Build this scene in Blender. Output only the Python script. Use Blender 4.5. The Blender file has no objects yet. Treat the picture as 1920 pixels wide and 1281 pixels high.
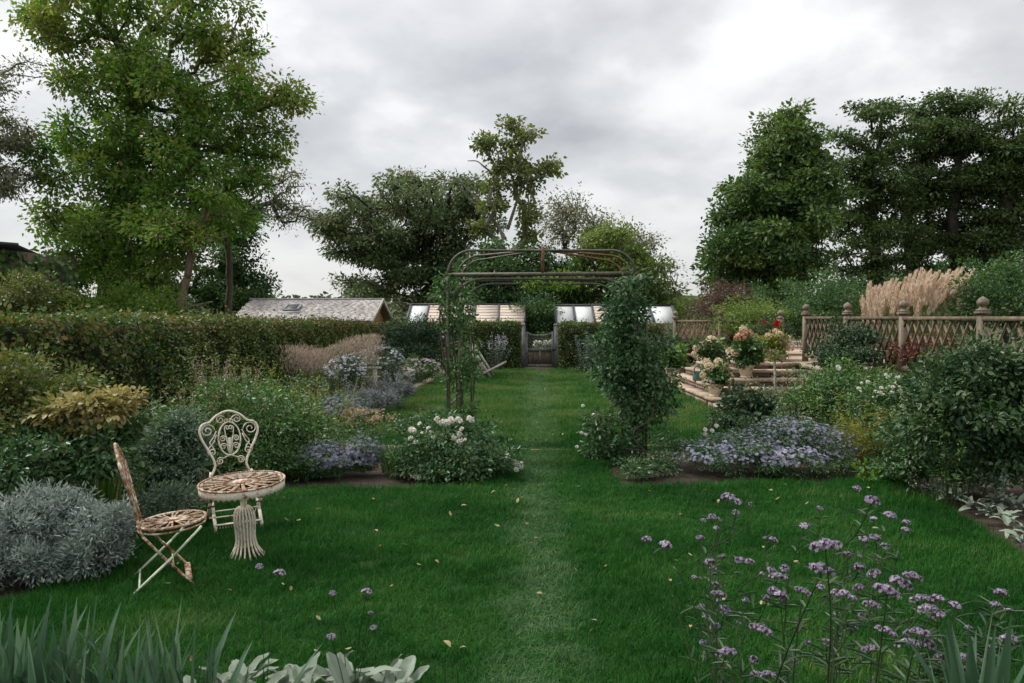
import bpy, math, random
import numpy as np
from mathutils import Vector, Matrix

rad = math.radians
SC = bpy.context.scene
COL = SC.collection
random.seed(7)
RNG = np.random.default_rng(11)

# ------------------------------------------------------------------ camera
EYE, FPX, TILT = 1.62, 1450.0, rad(1.84)
cam_d = bpy.data.cameras.new('camera')
cam_d.sensor_width = 36.0
cam_d.lens = FPX / 1920 * 36.0
cam_d.clip_start, cam_d.clip_end = 0.05, 6000
cam_d.dof.use_dof = True
cam_d.dof.focus_distance = 9.5
cam_d.dof.aperture_fstop = 7.0
cam = bpy.data.objects.new('camera', cam_d)
COL.objects.link(cam)
cam.location = (0, 0, EYE)
cam.rotation_euler = (math.pi / 2 - TILT, 0, 0)
SC.camera = cam

# ------------------------------------------------------------------ sky, sun, exposure
SUN_EL, SUN_AZ = rad(48), rad(-68)
world = bpy.data.worlds.new('World')
SC.world = world
world.use_nodes = True
wn, wl = world.node_tree.nodes, world.node_tree.links
wn.clear()
def N(nt, typ, **kw):
    n = nt.nodes.new(typ)
    for k, v in kw.items():
        if k == 'inp':
            for kk, vv in v.items():
                n.inputs[kk].default_value = vv
        else:
            setattr(n, k, v)
    return n
def build_sky():
    nt = world.node_tree
    L = nt.links.new
    out = N(nt, 'ShaderNodeOutputWorld')
    tc = N(nt, 'ShaderNodeTexCoord')
    sep = N(nt, 'ShaderNodeSeparateXYZ'); L(tc.outputs['Generated'], sep.inputs[0])
    # clouds lie on a flat layer: project the view direction on to it
    za = N(nt, 'ShaderNodeMath', operation='ABSOLUTE'); L(sep.outputs['Z'], za.inputs[0])
    zz = N(nt, 'ShaderNodeMath', operation='ADD', inp={1: 0.34}); L(za.outputs[0], zz.inputs[0])
    dx = N(nt, 'ShaderNodeMath', operation='DIVIDE'); L(sep.outputs['X'], dx.inputs[0]); L(zz.outputs[0], dx.inputs[1])
    dy = N(nt, 'ShaderNodeMath', operation='DIVIDE'); L(sep.outputs['Y'], dy.inputs[0]); L(zz.outputs[0], dy.inputs[1])
    cmb = N(nt, 'ShaderNodeCombineXYZ', inp={2: CLOUD_SEED}); L(dx.outputs[0], cmb.inputs[0]); L(dy.outputs[0], cmb.inputs[1])
    mp = N(nt, 'ShaderNodeMapping', inp={'Location': CLOUD_OFF, 'Scale': (1.0, 1.0, 1.0)}); L(cmb.outputs[0], mp.inputs[0])
    n1 = N(nt, 'ShaderNodeTexNoise', inp={'Scale': 1.25, 'Detail': 7.0, 'Roughness': 0.5, 'Distortion': 0.15}); L(mp.outputs[0], n1.inputs['Vector'])
    n2 = N(nt, 'ShaderNodeTexNoise', inp={'Scale': 3.2, 'Detail': 6.0, 'Roughness': 0.5, 'Distortion': 0.1}); L(mp.outputs[0], n2.inputs['Vector'])
    mx = N(nt, 'ShaderNodeMix', data_type='FLOAT', inp={0: 0.42}); L(n1.outputs[0], mx.inputs[2]); L(n2.outputs[0], mx.inputs[3])
    # one large dark cloud bank overhead, towards the right of the garden
    cr = N(nt, 'ShaderNodeValToRGB'); L(mx.outputs[0], cr.inputs[0])
    e = cr.color_ramp.elements
    e[0].position, e[0].color = 0.33, (0.155, 0.156, 0.160, 1)
    e[1].position, e[1].color = 0.58, (0.325, 0.323, 0.319, 1)
    a = e.new(0.45); a.color = (0.225, 0.226, 0.228, 1)
    a = e.new(0.51); a.color = (0.288, 0.287, 0.285, 1)
    # thin pale veil near the horizon
    hz = N(nt, 'ShaderNodeMapRange', inp={1: 0.0, 2: 0.22, 3: 0.75, 4: 0.0}); L(za.outputs[0], hz.inputs[0])
    mh = N(nt, 'ShaderNodeMix', data_type='RGBA'); L(hz.outputs[0], mh.inputs[0]); L(cr.outputs[0], mh.inputs[6]); mh.inputs[7].default_value = (0.365, 0.364, 0.362, 1)
    # an overcast sky grows brighter steadily from the horizon to the zenith
    gr = N(nt, 'ShaderNodeMath', operation='MULTIPLY_ADD', inp={1: 1.60, 2: 0.76}); L(za.outputs[0], gr.inputs[0])
    gm = N(nt, 'ShaderNodeVectorMath', operation='SCALE'); L(mh.outputs[2], gm.inputs[0]); L(gr.outputs[0], gm.inputs['Scale'])
    sky = N(nt, 'ShaderNodeTexSky', sky_type='NISHITA', sun_disc=False, sun_elevation=SUN_EL, sun_rotation=SUN_AZ)
    b1 = N(nt, 'ShaderNodeBackground', inp={1: 0.08}); L(sky.outputs[0], b1.inputs[0])
    b2 = N(nt, 'ShaderNodeBackground', inp={1: 1.0}); L(gm.outputs[0], b2.inputs[0])
    ms = N(nt, 'ShaderNodeMixShader', inp={0: 0.93}); L(b1.outputs[0], ms.inputs[1]); L(b2.outputs[0], ms.inputs[2])
    L(ms.outputs[0], out.inputs[0])
CLOUD_SEED, CLOUD_OFF = 5.3, (-2.7, 1.55, 0.0)
build_sky()
sun_d = bpy.data.lights.new('sun', 'SUN')
sun_d.energy, sun_d.angle, sun_d.color = 1.5, rad(13), (1.0, 0.96, 0.9)
sun = bpy.data.objects.new('sun', sun_d)
COL.objects.link(sun)
sun.rotation_euler = (math.pi / 2 - SUN_EL, 0, math.pi - SUN_AZ)
SC.view_settings.view_transform = 'Standard'
SC.view_settings.look = 'None'
SC.view_settings.gamma = 1
SC.view_settings.use_curve_mapping = False
SC.view_settings.exposure = 1.50
SC.render.engine = 'CYCLES'
SC.cycles.max_bounces = 8
SC.cycles.diffuse_bounces = 5
SC.cycles.transmission_bounces = 5
SC.cycles.use_denoising = True

# ------------------------------------------------------------------ from the photograph's bearings to places
def ray(px, py):
    u, v = (px - 960) / FPX, -(py - 640.5) / FPX
    ct, st = math.cos(TILT), math.sin(TILT)
    return np.array([u, ct + v * st, -st + v * ct])
def P(px, py, d):
    r = ray(px, py)
    return np.array([0, 0, EYE]) + r * (d / r[1])
def G(px, py, z=0.0):
    r = ray(px, py)
    t = (z - EYE) / r[2]
    return np.array([0, 0, EYE]) + r * t

# ------------------------------------------------------------------ things, parts, meshes
ORG = {}
def props(o, label=None, cat=None, group=None, kind=None):
    if label: o['label'] = label
    if cat: o['category'] = cat
    if group: o['group'] = group
    if kind: o['kind'] = kind
    return o
def thing(name, label, cat, loc=(0, 0, 0), group=None, local=False, rotz=0.0):
    o = bpy.data.objects.new(name, None)
    o.empty_display_size = 0.1
    COL.objects.link(o)
    o.location = Vector([float(a) for a in loc]); o.rotation_euler = (0, 0, rotz)
    ORG[o.name] = np.zeros(3) if local else np.array(loc, float)
    return props(o, label, cat, group)
def mesh_np(name, verts, faces, mat, smooth=False, attrs=None, mats=None, midx=None):
    me = bpy.data.meshes.new(name)
    verts = np.asarray(verts, np.float32)
    if isinstance(faces, np.ndarray):
        k = faces.shape[1]; nf = len(faces)
        idx = faces.astype(np.int32).ravel()
        starts = np.arange(nf, dtype=np.int32) * k
    else:
        lens = np.array([len(f) for f in faces], np.int32); nf = len(faces)
        idx = np.array([i for f in faces for i in f], np.int32)
        starts = np.concatenate([[0], np.cumsum(lens)[:-1]]).astype(np.int32)
    me.vertices.add(len(verts)); me.vertices.foreach_set('co', verts.ravel())
    me.loops.add(len(idx)); me.loops.foreach_set('vertex_index', idx)
    me.polygons.add(nf); me.polygons.foreach_set('loop_start', starts)
    if smooth: me.polygons.foreach_set('use_smooth', np.ones(nf, bool))
    if mats:
        for m in mats: me.materials.append(m)
        me.polygons.foreach_set('material_index', np.asarray(midx, np.int32))
    elif mat: me.materials.append(mat)
    for k, v in (attrs or {}).items():
        at = me.attributes.new(k, 'FLOAT', 'POINT'); at.data.foreach_set('value', np.asarray(v, np.float32))
    me.update(calc_edges=True)
    return me
def link(name, me, parent=None, loc=(0, 0, 0), rot=(0, 0, 0), scale=(1, 1, 1), kind=None):
    o = bpy.data.objects.new(name, me)
    COL.objects.link(o)
    if parent is not None: o.parent = parent
    o.location = Vector([float(a) for a in loc]); o.rotation_euler = rot; o.scale = scale
    if parent is not None: ORG[o.name] = ORG.get(parent.name, np.zeros(3)) - np.zeros(3)
    if kind: o['kind'] = kind
    return o
def part(name, verts, faces, mat, parent=None, kind=None, **kw):
    verts = np.asarray(verts, float)
    if parent is not None: verts = verts - ORG.get(parent.name, np.zeros(3))
    return link(name, mesh_np(name, verts, faces, mat, **kw), parent, kind=kind)

class MB:
    """collects simple solids for ONE mesh"""
    def __init__(s): s.v, s.f = [], []
    def add(s, vs, fs):
        o = len(s.v); s.v += [tuple(map(float, a)) for a in vs]; s.f += [tuple(o + i for i in f) for f in fs]; return s
    def box(s, c, size, rz=0.0, M=None, taper=1.0):
        hx, hy, hz = [a / 2 for a in size]
        vs = []
        for z in (-1, 1):
            k = taper if z > 0 else 1.0
            for x, y in ((-1, -1), (1, -1), (1, 1), (-1, 1)):
                vs.append(Vector((x * hx * k, y * hy * k, z * hz)))
        R = M if M is not None else Matrix.Rotation(rz, 3, 'Z')
        vs = [R @ a + Vector([float(q) for q in c]) for a in vs]
        return s.add(vs, [(0, 3, 2, 1), (4, 5, 6, 7), (0, 1, 5, 4), (1, 2, 6, 5), (2, 3, 7, 6), (3, 0, 4, 7)])
    def beam(s, a, b, w, h, up=(0, 0, 1)):
        a, b = Vector([float(q) for q in a]), Vector([float(q) for q in b])
        d = (b - a); L = d.length; d.normalize()
        x = d.cross(Vector(up)); x = x.normalized() if x.length > 1e-5 else Vector((1, 0, 0))
        z = x.cross(d)
        M = Matrix((x, d, z)).transposed()
        return s.box((a + b) / 2, (w, L, h), M=M)
    def tube(s, pts, r, n=6, cap=True, closed=False):
        pts = [Vector([float(q) for q in p]) for p in pts]
        rs = r if isinstance(r, (list, tuple, np.ndarray)) else [r] * len(pts)
        m = len(pts); o = len(s.v); ref = None
        for i, p in enumerate(pts):
            if closed: t = pts[(i + 1) % m] - pts[i - 1]
            else: t = pts[min(i + 1, m - 1)] - pts[max(i - 1, 0)]
            t.normalize()
            if ref is None: ref = t.orthogonal().normalized()
            ref = (ref - t * ref.dot(t))
            ref = ref.normalized() if ref.length > 1e-6 else t.orthogonal().normalized()
            b = t.cross(ref)
            for k in range(n):
                a = 2 * math.pi * k / n
                q = p + (ref * math.cos(a) + b * math.sin(a)) * rs[i]
                s.v.append((q.x, q.y, q.z))
        for i in range(m if closed else m - 1):
            j = (i + 1) % m
            for k in range(n):
                k2 = (k + 1) % n
                s.f.append((o + i * n + k, o + i * n + k2, o + j * n + k2, o + j * n + k))
        if cap and not closed:
            s.f.append(tuple(o + k for k in range(n))[::-1]); s.f.append(tuple(o + (m - 1) * n + k for k in range(n)))
        return s
    def lathe(s, prof, c=(0, 0, 0), n=20, cap=True):
        o = len(s.v)
        for r, z in prof:
            for k in range(n):
                a = 2 * math.pi * k / n
                s.v.append((c[0] + r * math.cos(a), c[1] + r * math.sin(a), c[2] + z))
        for i in range(len(prof) - 1):
            for k in range(n):
                k2 = (k + 1) % n
                s.f.append((o + i * n + k, o + i * n + k2, o + (i + 1) * n + k2, o + (i + 1) * n + k))
        if cap:
            s.f.append(tuple(o + k for k in range(n))[::-1]); s.f.append(tuple(o + (len(prof) - 1) * n + k for k in range(n)))
        return s
    def part(s, name, mat, parent=None, kind=None, smooth=False, **kw):
        return part(name, np.array(s.v), s.f, mat, parent, kind=kind, smooth=smooth, **kw)
    def mesh(s, name, mat, smooth=False):
        return mesh_np(name, np.array(s.v), s.f, mat, smooth=smooth)

# ------------------------------------------------------------------ materials
def new_mat(name):
    m = bpy.data.materials.new(name); m.use_nodes = True
    nt = m.node_tree; nt.nodes.clear()
    return m, nt, N(nt, 'ShaderNodeOutputMaterial')
def ramp(nt, cols, poss=None):
    cr = N(nt, 'ShaderNodeValToRGB'); e = cr.color_ramp.elements
    n = len(cols)
    poss = poss or [i / (n - 1) for i in range(n)]
    e[0].position, e[0].color = poss[0], (*cols[0], 1)
    e[1].position, e[1].color = poss[-1], (*cols[-1], 1)
    for p, c in zip(poss[1:-1], cols[1:-1]):
        a = e.new(p); a.color = (*c, 1)
    return cr
def leaf_mat(name, cols, trans=0.3, rough=0.5, spec=0.3, poss=None):
    m, nt, out = new_mat(name); L = nt.links.new
    at = N(nt, 'ShaderNodeAttribute', attribute_name='var')
    cols = [(r * 1.48, g * 1.40, b * 1.18) if g >= r and g > b * 1.25 and g < .2 else (r, g, b) for r, g, b in cols]      # late summer greens lean to yellow
    cr = ramp(nt, cols, poss); L(at.outputs['Fac'], cr.inputs[0])
    b = N(nt, 'ShaderNodeBsdfPrincipled', inp={'Roughness': rough, 'Specular IOR Level': spec}); L(cr.outputs[0], b.inputs['Base Color'])
    t = N(nt, 'ShaderNodeBsdfTranslucent')
    hs = N(nt, 'ShaderNodeHueSaturation', inp={'Saturation': 1.15, 'Value': 1.25}); L(cr.outputs[0], hs.inputs['Color']); L(hs.outputs[0], t.inputs[0])
    ms = N(nt, 'ShaderNodeMixShader', inp={0: trans}); L(b.outputs[0], ms.inputs[1]); L(t.outputs[0], ms.inputs[2])
    L(ms.outputs[0], out.inputs[0])
    return m
def surf_mat(name, cols, scale=8.0, detail=6, rough=0.8, spec=0.25, stretch=(1, 1, 1), bump=0.3, bscale=None, poss=None, metal=0.0, bdist=0.01, random_tint=0.0):
    m, nt, out = new_mat(name); L = nt.links.new
    tc = N(nt, 'ShaderNodeTexCoord')
    mp = N(nt, 'ShaderNodeMapping', inp={'Scale': stretch}); L(tc.outputs['Object'], mp.inputs[0])
    oi = N(nt, 'ShaderNodeObjectInfo')
    ad = N(nt, 'ShaderNodeVectorMath', operation='ADD'); L(mp.outputs[0], ad.inputs[0]); 
    sc = N(nt, 'ShaderNodeMath', operation='MULTIPLY', inp={1: 37.0}); L(oi.outputs['Random'], sc.inputs[0]); L(sc.outputs[0], ad.inputs[1])
    n = N(nt, 'ShaderNodeTexNoise', inp={'Scale': scale, 'Detail': detail, 'Roughness': 0.62}); L(ad.outputs[0], n.inputs['Vector'])
    cr = ramp(nt, cols, poss or [0.3 + 0.4 * i / (len(cols) - 1) for i in range(len(cols))]); L(n.outputs[0], cr.inputs[0])
    col = cr.outputs[0]
    if random_tint:
        mr = N(nt, 'ShaderNodeMapRange', inp={3: 1 - random_tint, 4: 1 + random_tint}); L(oi.outputs['Random'], mr.inputs[0])
        vm = N(nt, 'ShaderNodeVectorMath', operation='SCALE'); L(col, vm.inputs[0]); L(mr.outputs[0], vm.inputs['Scale']); col = vm.outputs[0]
    b = N(nt, 'ShaderNodeBsdfPrincipled', inp={'Roughness': rough, 'Specular IOR Level': spec, 'Metallic': metal}); L(col, b.inputs['Base Color'])
    if bump:
        n2 = N(nt, 'ShaderNodeTexNoise', inp={'Scale': bscale or scale * 3, 'Detail': 5}); L(ad.outputs[0], n2.inputs['Vector'])
        bp = N(nt, 'ShaderNodeBump', inp={'Strength': bump, 'Distance': bdist}); L(n2.outputs[0], bp.inputs['Height']); L(bp.outputs[0], b.inputs['Normal'])
    L(b.outputs[0], out.inputs[0])
    return m

M = {}
# greens (dark to light, last tones are turning leaves)
M['ash'] = leaf_mat('ash_leaf', [(.036, .10, .018), (.075, .16, .030), (.125, .20, .044), (.21, .235, .055)], .45)
M['darkgreen'] = leaf_mat('dark_tree_leaf', [(.017, .045, .018), (.032, .075, .026), (.056, .105, .036)], .3)
M['greyleaf'] = leaf_mat('grey_green_leaf', [(.07, .085, .058), (.105, .12, .08), (.15, .155, .105)], .3)
M['hawthorn'] = leaf_mat('broad_tree_leaf', [(.026, .056, .026), (.048, .086, .038), (.082, .118, .056), (.12, .14, .075)], .3)
M['poplar'] = leaf_mat('sparse_tree_leaf', [(.05, .08, .026), (.085, .12, .035), (.13, .155, .06)], .35)
M['lime'] = leaf_mat('light_tree_leaf', [(.045, .085, .022), (.08, .13, .032), (.12, .16, .048)], .38)
M['conifer'] = leaf_mat('conical_tree_leaf', [(.020, .05, .017), (.038, .08, .025), (.062, .112, .034), (.10, .14, .045)], .32)
M['alder'] = leaf_mat('alder_leaf', [(.024, .048, .018), (.040, .072, .024), (.064, .102, .034)], .32)
M['hedge'] = leaf_mat('hedge_leaf', [(.014, .042, .012), (.034, .070, .020), (.066, .096, .028), (.14, .135, .042), (.18, .125, .045)], .25, poss=[0, .35, .6, .85, 1])
M['rose'] = leaf_mat('rose_leaf', [(.018, .052, .018), (.04, .092, .03), (.075, .135, .045)], .25, rough=.42)
M['rose2'] = leaf_mat('climber_leaf', [(.012, .040, .018), (.027, .068, .031), (.050, .105, .046), (.075, .125, .052)], .22, rough=.4)
M['rose3'] = leaf_mat('dark_rose_leaf', [(.008, .026, .011), (.018, .045, .019), (.034, .072, .03), (.056, .09, .036)], .2, rough=.45)
M['yellow'] = leaf_mat('yellow_leaf', [(.11, .115, .035), (.24, .21, .08), (.36, .31, .13)], .3)
M['olive'] = leaf_mat('olive_leaf', [(.03, .06, .016), (.062, .092, .026), (.10, .12, .038), (.14, .10, .045)], .3)
M['silver'] = leaf_mat('silver_leaf', [(.11, .15, .12), (.21, .25, .22), (.33, .37, .34)], .12, rough=.85, spec=.1)
M['teal'] = leaf_mat('blue_green_leaf', [(.03, .065, .045), (.06, .105, .075), (.10, .15, .11)], .22, rough=.6)
M['lavender'] = leaf_mat('grey_lavender_leaf', [(.10, .12, .11), (.17, .19, .19), (.26, .27, .29)], .15, rough=.8, spec=.1)
M['darkshrub'] = leaf_mat('dark_shrub_leaf', [(.012, .03, .016), (.024, .05, .026), (.042, .075, .036)], .2, rough=.45)
M['bright'] = leaf_mat('fresh_leaf', [(.03, .075, .016), (.06, .125, .026), (.10, .17, .04)], .35)
M['sword'] = leaf_mat('iris_blade', [(.026, .06, .038), (.05, .10, .065), (.095, .16, .11)], .15, rough=.5)
M['yellowgreen'] = leaf_mat('yellow_green_leaf', [(.07, .10, .018), (.13, .155, .035), (.20, .20, .06)], .3)
M['purpleleaf'] = leaf_mat('purple_brown_leaf', [(.05, .035, .028), (.09, .055, .045), (.13, .09, .06)], .25)
M['maroon'] = leaf_mat('red_leaf', [(.09, .022, .018), (.16, .045, .035), (.2, .08, .05)], .25)
M['lamb'] = leaf_mat('woolly_leaf', [(.10, .135, .10), (.165, .205, .155), (.255, .295, .235)], .1, rough=.95, spec=.05)
M['straw'] = leaf_mat('straw', [(.20, .15, .09), (.30, .235, .155), (.42, .34, .24)], .3, rough=.8, spec=.1)
M['tan'] = leaf_mat('tan_panicle', [(.20, .155, .115), (.29, .235, .185), (.40, .34, .28)], .3, rough=.9, spec=.05)
M['plume'] = leaf_mat('feather_plume', [(.46, .36, .27), (.60, .49, .38), (.72, .62, .51)], .4, rough=.9, spec=.05)
M['aster'] = leaf_mat('aster_petal', [(.17, .16, .25), (.26, .25, .35), (.40, .39, .48)], .3, rough=.8, spec=.05)
M['aster_pale'] = leaf_mat('pale_aster_petal', [(.40, .40, .50), (.52, .52, .60), (.62, .62, .68)], .3, rough=.8, spec=.05)
M['asterdull'] = leaf_mat('faded_aster_petal', [(.13, .13, .19), (.20, .20, .28), (.29, .29, .36)], .25, rough=.8, spec=.05)
M['whitepetal'] = leaf_mat('white_petal', [(.55, .54, .46), (.68, .67, .60), (.78, .77, .72)], .3, rough=.7, spec=.1)
M['pinkpetal'] = leaf_mat('pink_white_petal', [(.34, .27, .29), (.46, .38, .40), (.55, .48, .48)], .3, rough=.8, spec=.1)
M['hydrangea'] = leaf_mat('hydrangea_floret', [(.50, .38, .24), (.62, .54, .38), (.70, .62, .48), (.60, .36, .26)], .3, rough=.8, spec=.1)
M['coral'] = leaf_mat('coral_floret', [(.46, .20, .12), (.56, .32, .21), (.62, .44, .33)], .3, rough=.8, spec=.1)
M['redpetal'] = leaf_mat('red_petal', [(.30, .012, .014), (.42, .02, .02), (.5, .04, .03)], .2, rough=.6, spec=.2)
M['verbena'] = leaf_mat('verbena_floret', [(.18, .14, .23), (.32, .27, .39), (.52, .47, .56)], .3, rough=.8, spec=.05)
M['calyx'] = leaf_mat('verbena_calyx', [(.07, .03, .05), (.10, .05, .07), (.14, .08, .09)], .1, rough=.8, spec=.1)
M['stem'] = surf_mat('green_stem', [(.012, .026, .008), (.028, .046, .016)], 30, bump=0, rough=.8, spec=.08)
M['reedstem'] = surf_mat('straw_stem', [(.20, .15, .06), (.30, .24, .11)], 30, bump=0, rough=.7)
M['twig'] = surf_mat('brown_twig', [(.035, .025, .018), (.08, .06, .045)], 20, bump=.3)
M['bark'] = surf_mat('grey_brown_bark', [(.035, .028, .02), (.075, .062, .046), (.13, .11, .085)], 3, stretch=(3, 3, .7), bump=.8, bdist=.04)
M['barkpale'] = surf_mat('pale_bark', [(.12, .10, .08), (.21, .19, .155), (.30, .28, .24)], 3, stretch=(3, 3, .8), bump=.6, bdist=.03)
M['barkwarm'] = surf_mat('warm_brown_bark', [(.06, .045, .03), (.13, .095, .065), (.21, .16, .115)], 3, stretch=(3, 3, .8), bump=.7, bdist=.03)
M['barkdark'] = surf_mat('dark_bark', [(.014, .012, .010), (.032, .028, .022), (.06, .05, .04)], 3, stretch=(3, 3, .7), bump=.8, bdist=.04)
M['twigcore'] = surf_mat('hedge_twigs', [(.010, .010, .006), (.022, .02, .012), (.04, .034, .02)], 14, bump=1.0, bdist=.05)
M['soil'] = surf_mat('bed_soil', [(.018, .013, .009), (.04, .029, .02), (.075, .055, .04)], 6, detail=10, bump=1.0, bdist=.03, rough=.95)
M['wood'] = surf_mat('weathered_wood', [(.09, .07, .05), (.16, .13, .095), (.23, .19, .14)], 7, stretch=(6, 6, 1), bump=.35, random_tint=.15)
M['slat'] = surf_mat('lattice_wood', [(.065, .05, .033), (.115, .09, .06), (.175, .14, .095)], 9, bump=.25, random_tint=.2)
M['greywood'] = surf_mat('silvered_wood', [(.24, .22, .19), (.38, .35, .30), (.50, .46, .40)], 8, stretch=(1, 5, 5), bump=.3, random_tint=.12)
M['gatewood'] = surf_mat('gate_board', [(.045, .03, .022), (.085, .06, .045), (.13, .095, .07)], 8, stretch=(6, 6, .8), bump=.4, random_tint=.2)
M['gateframe'] = surf_mat('gate_frame_wood', [(.06, .062, .058), (.10, .105, .098), (.15, .155, .145)], 8, bump=.3)
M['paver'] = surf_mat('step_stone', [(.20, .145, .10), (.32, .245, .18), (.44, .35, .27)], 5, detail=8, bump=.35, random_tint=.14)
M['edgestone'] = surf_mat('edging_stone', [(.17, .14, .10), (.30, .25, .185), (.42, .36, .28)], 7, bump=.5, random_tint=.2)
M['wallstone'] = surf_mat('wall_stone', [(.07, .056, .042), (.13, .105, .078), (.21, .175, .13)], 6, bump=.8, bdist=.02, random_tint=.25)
M['cream'] = surf_mat('cream_stoneware', [(.40, .31, .20), (.54, .44, .31), (.62, .53, .40)], 6, bump=.2, rough=.75)
M['terracotta'] = surf_mat('pale_terracotta', [(.36, .22, .13), (.46, .30, .19), (.54, .38, .26)], 6, bump=.2)
M['swag'] = surf_mat('pot_garland', [(.12, .08, .05), (.2, .14, .09)], 10, bump=0)
M['can'] = surf_mat('green_plastic', [(.05, .12, .10), (.07, .155, .13)], 8, bump=.05, rough=.45, spec=.4)
M['slate'] = surf_mat('roof_slate', [(.17, .155, .15), (.27, .25, .24), (.38, .35, .335)], 1.8, detail=10, bump=.3, rough=.7)
M['shedwood'] = surf_mat('orange_shed_wood', [(.24, .12, .05), (.36, .2, .09)], 6, bump=.2)
M['lead'] = surf_mat('grey_metal', [(.20, .20, .20), (.32, .32, .32)], 6, bump=.1, rough=.5)
M['darkframe'] = surf_mat('dark_frame', [(.03, .035, .035), (.06, .065, .065)], 6, bump=0, rough=.5)
M['cedar'] = surf_mat('shade_board', [(.32, .26, .215), (.43, .36, .305), (.50, .43, .37)], 4, stretch=(1, 6, 6), bump=.2, random_tint=.08)
M['iron'] = surf_mat('dark_iron', [(.05, .05, .038), (.085, .083, .062), (.15, .125, .09)], 10, bump=.3, rough=.6, metal=.2)
M['rustiron'] = surf_mat('rusty_iron', [(.05, .03, .02), (.13, .06, .035), (.19, .09, .05)], 12, bump=.4, rough=.8)
M['ivywall'] = surf_mat('old_brick', [(.06, .04, .03), (.10, .07, .05)], 4, bump=.5)
M['pebble'] = surf_mat('white_pebble', [(.55, .52, .45), (.70, .67, .60)], 6, bump=.2)
M['deadleaf'] = leaf_mat('fallen_leaf', [(.12, .085, .04), (.22, .17, .08), (.30, .26, .13), (.18, .19, .08)], .2, rough=.7)
M['hill'] = leaf_mat('far_wood_leaf', [(.05, .062, .045), (.075, .088, .062), (.10, .11, .08)], .15, rough=.9, spec=0)

def painted(name, paint, rust, amount):
    m, nt, out = new_mat(name); L = nt.links.new
    tc = N(nt, 'ShaderNodeTexCoord')
    n = N(nt, 'ShaderNodeTexNoise', inp={'Scale': 22.0, 'Detail': 8.0, 'Roughness': 0.7}); L(tc.outputs['Object'], n.inputs['Vector'])
    n2 = N(nt, 'ShaderNodeTexNoise', inp={'Scale': 60.0, 'Detail': 4.0}); L(tc.outputs['Object'], n2.inputs['Vector'])
    mk = N(nt, 'ShaderNodeMapRange', inp={1: amount - .05, 2: amount + .06}); L(n.outputs[0], mk.inputs[0])
    rc = ramp(nt, [rust[0], rust[1]], [.35, .65]); L(n2.outputs[0], rc.inputs[0])
    pc = ramp(nt, [tuple(a * .78 for a in paint), paint], [.35, .6]); L(n2.outputs[0], pc.inputs[0])
    mx = N(nt, 'ShaderNodeMix', data_type='RGBA'); L(mk.outputs[0], mx.inputs[0]); L(rc.outputs[0], mx.inputs[6]); L(pc.outputs[0], mx.inputs[7])
    b = N(nt, 'ShaderNodeBsdfPrincipled', inp={'Roughness': .65, 'Specular IOR Level': .25}); L(mx.outputs[2], b.inputs['Base Color'])
    bp = N(nt, 'ShaderNodeBump', inp={'Strength': .4, 'Distance': .002}); L(n.outputs[0], bp.inputs['Height']); L(bp.outputs[0], b.inputs['Normal'])
    L(b.outputs[0], out.inputs[0])
    return m
M['paint'] = painted('cream_flaking_paint', (.62, .57, .46), ((.10, .045, .02), (.26, .13, .07)), .40)
M['paintrust'] = painted('rusted_cream_paint', (.56, .50, .39), ((.11, .05, .025), (.30, .15, .08)), .53)
M['paintgreen'] = painted('mint_flaking_paint', (.50, .56, .43), ((.14, .07, .03), (.3, .17, .09)), .37)

def glass_mat():
    m, nt, out = new_mat('greenhouse_glass'); L = nt.links.new
    g = N(nt, 'ShaderNodeBsdfPrincipled', inp={'Base Color': (.50, .53, .52, 1), 'Roughness': .6, 'Specular IOR Level': .4})
    L(g.outputs[0], out.inputs[0]); return m
M['glass'] = glass_mat()

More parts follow.
